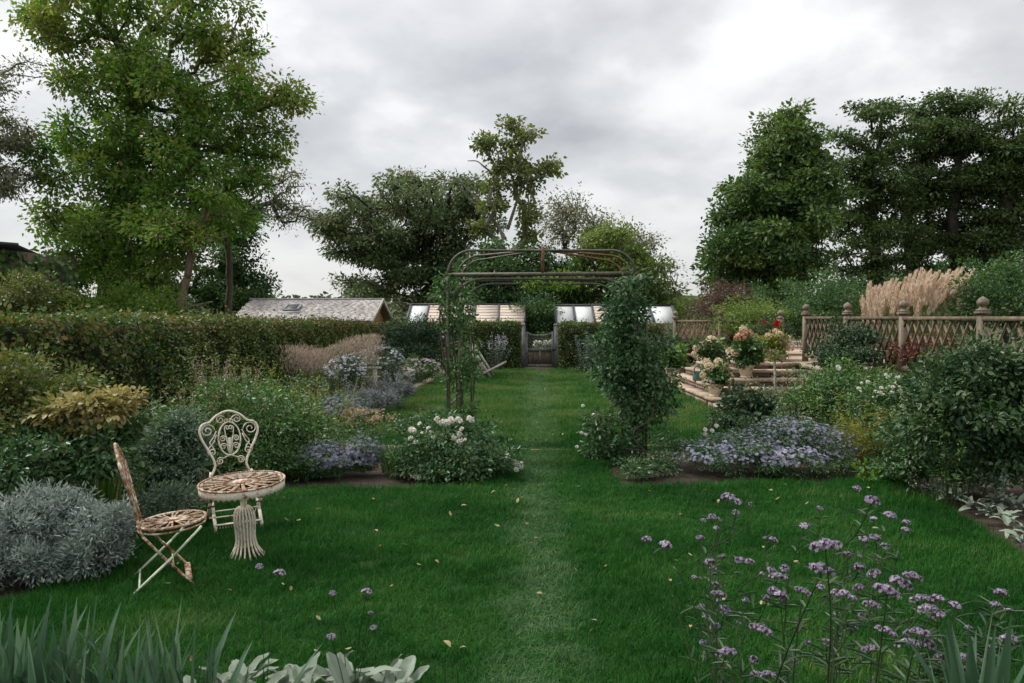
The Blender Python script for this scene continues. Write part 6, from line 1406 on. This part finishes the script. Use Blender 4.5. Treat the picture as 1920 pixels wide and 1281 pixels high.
for lab, lob, mat, L, seed, nm in (
    ('yellow green bush on the terrace behind the pots', [e(1405, 590, 45, 24, 19.5, 50, .9), e(1440, 605, 45, 24, 19.2, 40, .8), e(1380, 610, 30, 22, 19.5, 24, .7)], 'lime', .075, 570, 'bush'),
    ('dark green bush behind the terrace, left of the plume grass', [e(1510, 575, 45, 35, 19.5, 60, 1), e(1560, 565, 45, 40, 19.5, 60, 1), e(1600, 580, 35, 40, 19.5, 34, .9), e(1480, 600, 30, 30, 19, 24, .7), e(1535, 610, 60, 22, 19, 30, .7)], 'darkgreen', .09, 571, 'bush'),
    ('purple brown bush beyond the farther lattice fence', [e(1350, 560, 38, 26, 23.5, 44, .8), e(1325, 585, 30, 24, 23.5, 24, .7), e(1385, 555, 28, 22, 23.5, 20, .7)], 'purpleleaf', .075, 572, 'bush'),
    ('dark bush at the picture edge behind the fence end', [e(1850, 555, 60, 40, 13.5, 60, .7), e(1910, 560, 50, 60, 13.5, 50, .7), e(1830, 590, 40, 30, 13.2, 30, .5), e(1960, 540, 60, 80, 13.5, 40, .7)], 'darkgreen', .075, 573, 'bush'),
    ('dark undergrowth between the alders and the plume grass', [e(1690, 565, 110, 32, 24, 80, 1.5), e(1830, 550, 90, 42, 24, 60, 1.5), e(1610, 575, 70, 26, 24, 36, 1.2)], 'darkgreen', .13, 574, 'bush'),
    ('maroon leaved shrub seen through the fence laths', [e(1735, 665, 40, 26, 11.6, 40, .4)], 'maroon', .06, 575, 'shrub'),
    ('tan and olive low plants between the cone tree and terrace bushes', [e(1500, 570, 80, 30, 24, 40, 1), e(1440, 570, 60, 30, 24, 30, 1)], 'darkgreen', .12, 576, 'bush')):
    c0 = lob[0][0]; z0 = TER_Z - .05 if c0[0] > 5.3 and c0[1] < 23 else 0
    shrub(nm, lab, 'bush', (c0[0], c0[1], z0), lob, mat, L, 50, seed, sig=.13)
t = thing('tan_grass', 'tan grass clump beyond the farther lattice fence', 'grass clump', (gx(1300, 23), 23, 0)); tuft_blades(t, (gx(1305, 23), 23, 0), (.8, .3), 420, 1.75, .018, 'straw', 577, lean=.22)
t, cl, ow = shrub('red_rose', 'rose bush with one big red bloom at the terrace post', 'bush', (gx(1445, 17.0), 17.0, TER_Z), [e(1440, 625, 32, 22, 17.0, 40, .35), e(1420, 630, 26, 18, 17.2, 22, .3), e(1470, 622, 18, 16, 17.0, 12, .25)], 'darkshrub', .06, 44, 578, sig=.08, minz=TER_Z)
place('red', t, P(1456, 608, 16.6), (0, -.9, .3), 1.15); place('red', t, P(1432, 603, 16.7), (0, -.8, .4), .6, i=1)
# potted plants
def potted(label, name, k, lobes, leaf, heads, seed, L=.08, kinds=('hydrangea',), mat='rose'):
    b, H, R = POT_AT[k]; t = thing(name, label, 'potted plant', b + np.array([0, 0, H * .88]))
    cl, ow = grow(t, b + np.array([0, 0, H * .88]), lobes, M[mat], M['twig'], L, leaf, seed, trunk_r=.014, tip_r=.003, sig=.055, step=.08, W=.55, crown='foliage', trunkname='stem', big=.5, seg=6, minz=b[2] + H * .7)
    for i, (a, bb, kind, s) in enumerate(heads):
        c = P(a, bb, b[1] - .12 + .25 * ((i * 7) % 5) / 5); place(kind, t, c, (random.uniform(-.4, .4), -.5, .8), s * 1.5, 'flower_head', i)
    return t
H, Cc = 'hydrangea', 'coral'
potted('potted hydrangea with white and cream heads on the lowest step', 'hydrangea', 0, [e(1342, 698, 26, 20, 14.35, 26, .24), e(1342, 715, 22, 12, 14.35, 10, .2)], 30,
       [(1330, 688, H, .7), (1351, 689, H, .8), (1343, 702, 'cluster', 2.6), (1352, 707, 'cluster', 1.8), (1321, 717, H, .5), (1367, 720, H, .5), (1361, 690, Cc, .7), (1366, 697, H, .6), (1319, 704, H, .6), (1371, 708, H, .5), (1334, 713, 'cluster', 1.4), (1326, 679, H, .7), (1347, 679, H, .7)], 580)
potted('potted hydrangea topped with coral heads, cream heads lower down', 'hydrangea', 1, [e(1402, 655, 30, 22, 15.1, 34, .3), e(1400, 675, 28, 12, 15.1, 14, .25), e(1395, 632, 20, 16, 15.2, 12, .2)], 30,
       [(1391, 630, Cc, .9), (1403, 626, Cc, .8), (1385, 636, Cc, .8), (1412, 632, Cc, .7), (1398, 620, H, .7), (1393, 617, H, .6), (1400, 645, H, .8), (1418, 656, H, .8), (1424, 663, H, .7), (1429, 672, H, .7), (1378, 661, H, .7), (1372, 657, H, .6), (1384, 664, H, .6), (1415, 668, H, .6), (1410, 640, H, .7)], 581)
potted('potted hydrangea with tan cream heads beside the watering can', 'hydrangea', 2, [e(1332, 652, 28, 20, 15.6, 30, .28), e(1345, 668, 28, 12, 15.6, 14, .25)], 28,
       [(1333, 639, H, .9), (1318, 650, H, .9), (1327, 655, H, .8), (1342, 651, H, .9), (1310, 658, H, .8), (1303, 664, H, .6), (1352, 652, H, .7), (1323, 646, H, .7), (1349, 668, 'cluster', 1.6), (1338, 672, H, .7), (1306, 653, H, .6), (1343, 642, H, .6)], 582)
potted('potted shrub with pale yellow leaves and cream heads at the top step', 'hydrangea', 3, [e(1452, 638, 22, 18, 16.4, 24, .25), e(1435, 645, 18, 14, 16.4, 14, .2)], 28,
       [(1462, 628, H, .7), (1474, 636, H, .8), (1455, 622, H, .6), (1480, 650, H, .9), (1468, 653, H, .8), (1441, 630, H, .6), (1474, 645, H, .8), (1447, 640, H, .5), (1463, 644, H, .5)], 583, mat='yellowgreen')
potted('straggly potted plant with cream tufts at the top step by the box hedge', 'potted_plant', 4, [e(1458, 664, 14, 9, 16.3, 10, .14)], 22, [(1455, 663, H, .6), (1462, 668, H, .5), (1451, 668, H, .5)], 584, L=.05)
potted('potted hosta with broad fresh green leaves at the lawn edge', 'potted_plant', 5, [e(1260, 665, 30, 16, 19.6, 24, .32), e(1262, 678, 24, 10, 19.6, 10, .25)], 18, [], 585, L=.15, mat='bright')
sapling = thing('standard_rose', 'slim grey standard stem rising in front of the steps', 'stem', (gx(1455, 12.4), 12.4, 0))
MB().tube([(gx(1455, 12.4), 12.4, -.02), (gx(1454, 12.4) + .01, 12.4, .4), (gx(1453, 12.4), 12.4, .92)], .020, 6).part('stem', M['barkpale'], sapling, smooth=True)
c = P(1455, 668, 12.4); rg = np.random.default_rng(8)
leaves_part('foliage', c + rg.normal(size=(160, 3)) * np.array([.09, .08, .05]), rg.normal(size=(160, 3)), rg.normal(size=(160, 3)) * .4 + [0, 0, 1], .05, .03, rg.random(160), M['olive'], sapling, kind='stuff', seg=6)
# far hedge foot plants
for i, (px, py, d, rx, ry, lab, mat) in enumerate(((930, 672, 23.2, 22, 20, 'pale silvery upright plant behind the deck chair', 'lavender'), (1093, 672, 23.2, 24, 20, 'pale lilac spiky plant at the hedge just past the gate', 'lavender'), (1255, 642, 22.5, 30, 18, 'hazy grey purple plant above the hosta pot', 'lavender'))):
    c = np.array([gx(px, d), d, 0]); t, tp = perennial('lavender_plant', lab, 'plant', c, (.30, .2), 34, .95 if i < 2 else 1.15, .06, mat, 590 + i, W=.2, lean=.5, headmat='asterdull' if i else 'aster_pale', head=True, headR=.03, headn=14, spike=.25, stemr=.004)
shrub('border_plant', 'dark green border plants at the hedge foot right of the gate', 'plant', (gx(1150, 22.6), 22.6, 0), [e(1140, 650, 40, 28, 22.6, 40, .5), e(1200, 655, 40, 26, 22.4, 36, .5), e(1120, 678, 30, 14, 22.2, 20, .4)], 'darkshrub', .08, 44, 594, sig=.11)
shrub('border_plant', 'mixed green plants between the hedge and the lowest step', 'plant', (gx(1285, 20.8), 20.8, 0), [e(1275, 655, 24, 26, 20.8, 30, .4), e(1300, 660, 20, 24, 20.6, 20, .35)], 'darkshrub', .075, 44, 595, sig=.1)

# ------------------------------------------------------------------ foreground plants
def blade_mesh(name, H, w, lean, mat, seed):
    rng = np.random.default_rng(seed); n = 9; V = []; F = []
    for i in range(n + 1):
        t = i / n; x = lean * H * t ** 2.2; z = H * (t - .25 * lean * t ** 3); ww = w * (1 - t ** 3.5) * (.75 + .25 * math.sin(math.pi * min(1, t * 1.2))) + .0006
        V += [(x - ww * .12, -ww / 2, z), (x + ww * .10, 0, z), (x - ww * .12, ww / 2, z)]
        if i: b = i * 3; F += [(b - 3, b - 2, b + 1, b), (b - 2, b - 1, b + 2, b + 1)]
    return mesh_np(name, np.array(V), F, mat, smooth=True, attrs={'var': np.full(len(V), rng.random())})
BL_M = [blade_mesh('leaf', .80, .060, l, M['sword'], 600 + i) for i, l in enumerate((.02, .05, .09, .14, .2, .32))]
def iris(label, c, spread, n, s, seed):
    t = thing('iris_plant', label, 'plant', c); g_ = random.Random(seed)
    for k in range(n):
        fan = k // 6; a = (fan * 2.4) % 6.28; r = spread[0] * math.sqrt((fan * .618) % 1); 
        x = r * math.cos(a * 1.7) + g_.uniform(-.04, .04); y = spread[1] * math.sin(a * 1.7) * math.sqrt((fan * .618) % 1) + g_.uniform(-.03, .03)
        o = link('leaf', BL_M[(k * 5 + g_.randrange(3)) % 6], t, (x, y, 0), (g_.uniform(-.12, .12), g_.uniform(-.05, .15), a + (math.pi if k % 2 else 0) + g_.uniform(-.35, .35)), (1, 1, 1))
        q = s * g_.uniform(.72, 1.04); o.scale = (q, q * g_.uniform(.8, 1.2), q)
    return t
iris('large clump of blue green sword leaves in the near bed corner, out of focus', (-1.52, 2.45, -.02), (.46, .17), 198, .86, 1)
iris('sword leaves beside the woolly leaves in the near bed', (-1.05, 2.42, -.02), (.24, .12), 66, .80, 2)
iris('sword leaves at the very edge of the near bed, farthest from the lawn track', (-1.95, 2.6, -.02), (.25, .14), 54, .80, 3)
iris('few tall sword leaves beside the verbena', (1.40, 2.2, -.02), (.18, .12), 34, 1.02, 4)
def lamb_mesh(L, W, curl, seed):
    rng = np.random.default_rng(seed); nu, nv = 9, 5; V = []; F = []; var = []
    for i in range(nu):
        t = i / (nu - 1); w = W * (math.sin(math.pi * min(1, (t * .86 + .1))) ** .75) * .5
        for j in range(nv):
            s = (j / (nv - 1) - .5) * 2
            V.append((L * t, w * s * (1 + .05 * math.sin(i * 2 + j)), L * (.35 * t - curl * t * t) + abs(s) * w * .45 + .004 * math.sin(i * 1.9 + s * 3))); var.append(.5 + .25 * (1 - abs(s)) - (.3 if j == nv // 2 else 0))
    for i in range(nu - 1):
        for j in range(nv - 1): F.append((i * nv + j, i * nv + j + 1, (i + 1) * nv + j + 1, (i + 1) * nv + j))
    return mesh_np('leaf', np.array(V), F, M['lamb'], smooth=True, attrs={'var': np.array(var) + rng.normal() * .1})
LB = [lamb_mesh(.16, .062, c, i) for i, c in enumerate((.1, .3, .5, .7))]
def lambs(label, spots, n, s, seed, hbase=0.0):
    t = thing('woolly_plant', label, 'plant', (*spots[0][:2], 0)); g_ = random.Random(seed); o0 = np.array([*spots[0][:2], 0])
    for (x, y, z) in spots:
        for k in range(n):
            a = k * 2.4 + g_.uniform(-.3, .3); up = -.15 - .75 * (1 - k / n) * g_.random()
            o = link('leaf', LB[g_.randrange(4)], t, np.array([x + g_.uniform(-.05, .05), y + g_.uniform(-.05, .05), z + hbase + .02 + .06 * (1 - k / n)]) - o0, (g_.uniform(-.4, .4), up, a)); q = s * g_.uniform(.65, 1.15); o.scale = (q, q, q)
    return t
lambs('woolly grey green leaves along the bottom of the near bed', [(gx(p, 2.9) , 2.85 + .10 * math.sin(i * 2), .09 + .04 * (i % 3)) for i, p in enumerate((400, 430, 465, 500, 535, 565, 600, 630, 660, 695, 730))], 14, .85, 11)
lambs('woolly grey green leaves under the verbena stems', [(gx(p, 2.55), 2.55, .20) for p in (1530, 1590, 1650, 1700)], 12, .85, 12)
lambs('straggling woolly grey plants at the lawn edge under the big corner rose', [tuple(G(a, b)) for a, b in ((1748, 930), (1775, 940), (1800, 945), (1825, 960), (1850, 975), (1870, 955), (1885, 985), (1905, 1005), (1900, 960), (1840, 930), (1920, 1030))], 14, .72, 13)
t = thing('woolly_spike', 'upright woolly flower spike above the pale leaves at the lawn corner', 'flower', G(1880, 960)); b = G(1880, 960)
MB().tube([b, b + np.array([.0, 0, .16]), b + np.array([.01, 0, .30])], .006, 5).part('stem', M['lamb'], t)
rg = np.random.default_rng(77); leaves_part('whorls', b + np.stack([rg.normal(size=90) * .014, rg.normal(size=90) * .014, .12 + .19 * rg.random(90)], 1), rg.normal(size=(90, 3)), rg.normal(size=(90, 3)), .04, .018, rg.random(90), M['lamb'], t, kind='stuff', seg=6)

def verbena_head(seed, lobes):
    rng = np.random.default_rng(seed); V, F, MI, VA = [], [], [], []
    for (cx, cy, cz, R) in lobes:
        n = 34; u = unit(rng.normal(size=(n, 3))); u[:, 2] = np.abs(u[:, 2]) * .9 + .08; u = unit(u)
        p = np.array([cx, cy, cz]) + u * np.array([R, R, R * .72])
        a, b, c, l = daisy_geo(p, u + rng.normal(size=u.shape) * .2, R * .20 * (.8 + .5 * rng.random(n)), 4, rng)
        v, f, k = leaf_geo(a, b, c, l, l * .95, .05); o = sum(len(x) for x in V); V.append(v); F.append(f + o); MI += [0] * len(f); VA.append(np.repeat(np.tile(rng.random(n), 4), k))
        n = 46; u2 = unit(rng.normal(size=(n, 3))); u2[:, 2] = np.abs(u2[:, 2]) - .25; u2 = unit(u2); p = np.array([cx, cy, cz - R * .1]) + u2 * R * .25
        v, f, k = leaf_geo(p, u2, rng.normal(size=(n, 3)), R * .75, R * .2, .2); o = sum(len(x) for x in V); V.append(v); F.append(f + o); MI += [1] * len(f); VA.append(np.repeat(rng.random(n), k))
    return mesh_np('flower_head', np.concatenate(V), np.concatenate(F), None, attrs={'var': np.concatenate(VA)}, mats=[M['verbena'], M['calyx']], midx=MI)
VH1 = [verbena_head(610 + i, [(0, 0, 0, .5)]) for i in range(3)]
VH3 = [verbena_head(620 + i, [(-.30, .05, -.02, .24), (0, 0, .04, .26), (.30, -.03, -.04, .23), (.08, .2, -.02, .2)][:3 + i % 2]) for i in range(3)]
ZH = """85,345,45 175,375,60 345,338,40 360,250,25 400,235,40 435,245,25 478,143,65 528,162,40 588,170,22 518,212,35 422,290,30 393,455,50 410,490,40 455,428,35 540,447,50 585,455,45 317,530,30 660,335,20 700,348,40 852,283,50 925,193,35 1107,97,38 1160,140,25 1180,160,70 1270,230,55 1190,247,38 1348,262,38 1345,300,40 1140,345,50 1197,340,55 1242,378,40 955,375,130 1060,420,45 1120,425,20 935,490,120 1120,480,55 1190,512,60 725,525,80 690,497,45 755,485,45 643,512,30 425,565,45 437,610,75 428,645,35 460,690,60 350,670,35 375,720,35 420,770,50 535,750,30 565,640,35 540,705,25 700,595,50 735,620,65 670,630,40 845,595,75 930,580,45 1045,615,105 1115,580,50 1255,595,120 1345,565,60 1380,525,95 1300,545,60 1410,630,80 1495,640,70 1580,670,60 1450,680,90 1500,720,70 1180,660,75 1140,720,55 1085,775,45 1010,708,35 1250,790,90 1400,800,110 1350,850,100 1455,857,65 1175,875,80 960,855,65 870,845,30 640,780,100 470,893,90 605,930,48 360,842,35 367,912,28 795,937,45 615,1005,55 670,1000,75 1810,607,60 1780,665,50 1845,690,40 1650,775,35 1843,832,70 1775,870,75 1625,915,75 1520,930,70 1570,960,60 1710,920,50 1660,980,60"""
HEADS = [(1180 + a / 2.595, 880 + b / 2.595, s / 2.595) for a, b, s in (tuple(map(float, q.split(','))) for q in ZH.split())]
HEADS = [(a, b, s) for a, b, s in HEADS]
PLB = [(1400, 'wiry verbena plant at the lawn-track side of the clump, sparse lilac heads'), (1500, 'wiry verbena plant second from the lawn-track side of the clump'), (1590, 'wiry verbena plant with the largest lilac heads in mid clump'), (1690, 'wiry verbena plant with crowded dark lilac heads, right of mid clump'), (1790, 'wiry verbena plant with low overlapping heads near the sword leaves'), (1880, 'wiry verbena plant at the picture edge behind the sword leaves')]
def verbena():
    plants = []
    for i, (px, lab) in enumerate(PLB):
        d = 2.45 + .25 * math.sin(i * 1.9); b = np.array([gx(px, d) * .93, d, -.01]); plants.append((px, b, thing('verbena_plant', lab, 'flower', b, 'tall verbena plants in the near bed'), MB()))
    g_ = random.Random(3); stems = {}
    for i, (a, b, s) in enumerate(HEADS):
        d = min(3.25, max(2.05, 3.30 - (s - 9) / 40 * 1.25 + g_.uniform(-.1, .1)))
        c = P(a, b, d); pl = min(plants, key=lambda q: abs(q[0] - a)); px, base, t, mb = pl
        wide = s > 27; sz = s / FPX * d * (1.0 if not wide else 1.0)
        o = link('flower_head', (VH3 if wide else VH1)[i % 3], t, c - base, (g_.uniform(-.35, .35), g_.uniform(-.35, .35), g_.uniform(0, 6.28) if not wide else g_.uniform(-.4, .4)), (sz * 1.08, sz * 1.08, sz * 1.15))
        st = base + np.array([g_.uniform(-.08, .08), g_.uniform(-.08, .08), 0]); top = c - np.array([0, 0, sz * .12])
        prev = stems.setdefault(t.name, [])
        near = [q for q in prev if q[2] < top[2] - .06 and np.linalg.norm(q - top) < .40]
        if near and g_.random() < .72:
            j = min(near, key=lambda q: np.linalg.norm(q - top)); mid = (j + top) / 2 + np.array([(top[0] - j[0]) * .25, 0, -.02]); mb.tube(cat([j, mid, top], 3), [.0021] * 6 + [.0016], 4, cap=False)
        else:
            m1 = st * .62 + top * .38 + np.array([0, 0, .07]); m2 = st * .25 + top * .75 + np.array([(st[0] - top[0]) * .12, 0, .03]); pth = cat([st, m1, m2, top], 4); mb.tube(pth, list(np.linspace(.0034, .0018, len(pth))), 4, cap=False)
            prev += [m2, m1 * .4 + m2 * .6, m2 * .5 + top * .5]
    rng = np.random.default_rng(5)
    for px, base, t, mb in plants:
        mb.part('stems', M['stem'], t, kind='stuff'); pts = np.array([v for v in mb.v]); idx = rng.integers(0, len(pts), 150); p = pts[idx]; az = rng.random(150) * 6.28
        leaves_part('foliage', p, np.stack([np.cos(az), np.sin(az), .5 + 0 * az], 1), np.stack([0 * az, 0 * az, 1 + 0 * az], 1), np.where(p[:, 2] < .55, .085, .05), .011, rng.random(150), M['darkshrub'], t, kind='stuff', seg=6, curl=.2)
verbena()
def lone_verbena(label, heads, base, extra=True):
    b = np.array([*base, 0.0]); t = thing('verbena_plant', label, 'flower', b); mb = MB()
    for i, (a, y, s, d) in enumerate(heads):
        c = P(a, y, d); sz = s / FPX * d; link('flower_head', VH1[i % 3], t, c - b, (.2 - .1 * i, .1, i), (sz, sz, sz)); top = c - np.array([0, 0, sz * .1]); m = (b + top) / 2 + np.array([(top[0] - b[0]) * -.12, 0, .05]); mb.tube(cat([b, m, top], 4), .0017, 4, cap=False)
    mb.part('stems', M['stem'], t, kind='stuff')
lone_verbena('thin verbena stems with small lilac heads above the woolly leaves', [(624, 1113, 13, 2.9), (687, 1111, 20, 2.75), (695, 1150, 11, 2.8), (700, 1178, 14, 2.75), (621, 1195, 17, 2.7)], (-.60, 2.85))
lone_verbena('pair of lilac verbena heads beside the foot of the round table', [(487, 1063, 15, 3.1), (524, 1076, 22, 3.0)], (-.95, 2.9))

# ------------------------------------------------------------------ leaves fallen on the lawn
def dead_leaf(seed):
    rng = np.random.default_rng(seed); V = []; F = []
    n = 5
    for i in range(n):
        t = i / (n - 1); w = .5 * math.sin(math.pi * (.08 + .86 * t)); c = .18 * math.sin(t * 2.6 + seed)
        V += [(t - .5, -w * .6, c + .15 * w), (t - .5, 0, c), (t - .5, w * .6, c + .12 * w)]
        if i: b = i * 3; F += [(b - 3, b - 2, b + 1, b), (b - 2, b - 1, b + 2, b + 1)]
    return mesh_np('fallen_leaf', np.array(V), F, M['deadleaf'], attrs={'var': np.full(len(V), rng.random())})
DL = [dead_leaf(s) for s in range(6)]
g_ = random.Random(21)
LEAFXY = [(838, 1208, 20), (597, 955, 12), (1005, 1008, 12), (1135, 1060, 10), (1108, 1180, 12), (560, 975, 8), (1350, 1045, 9), (870, 948, 10), (700, 935, 9), (1440, 1015, 9)]
while len(LEAFXY) < 70:
    px, py = g_.uniform(300, 1700), 905 + 330 * g_.random() ** 1.5
    if in_poly(np.array([G(px, py)[0]]), np.array([G(px, py)[1]]), near_poly)[0]: LEAFXY.append((px, py, g_.uniform(5, 11)))
for k in range(25): LEAFXY.append((g_.uniform(900, 1120), g_.uniform(720, 835), g_.uniform(3, 6)))
for i, (px, py, s) in enumerate(LEAFXY):
    q = G(px, py, .045); L = min(.075, max(.03, s / FPX * q[1]))
    o = link('fallen_leaf', DL[i % 6], None, q, (g_.uniform(-.5, .5), g_.uniform(-.5, .5), g_.uniform(0, 6.28)), (L, L, L))
    own = ['largest pale fallen leaf on the near lawn, left of the worn track', 'fallen yellow leaf on the lawn behind and right of the round table', 'pale fallen leaf lying on the worn track in mid lawn', 'fallen leaf on the lawn just right of the worn track, mid way', 'fallen leaf on the lawn near the bottom of the worn track', 'fallen leaf on the lawn nearest the round table top']
    at = 'on the far lawn beyond the rose arch' if q[1] > 9.3 else 'on the worn track of the near lawn' if abs(q[0] - .037 * q[1]) < .4 else 'on the near lawn, table side of the worn track' if q[0] < 0 else 'on the near lawn, verbena side of the worn track'
    props(o, own[i] if i < len(own) else 'small curled yellow brown leaf lying ' + at, 'leaf', 'fallen leaves on the lawn')
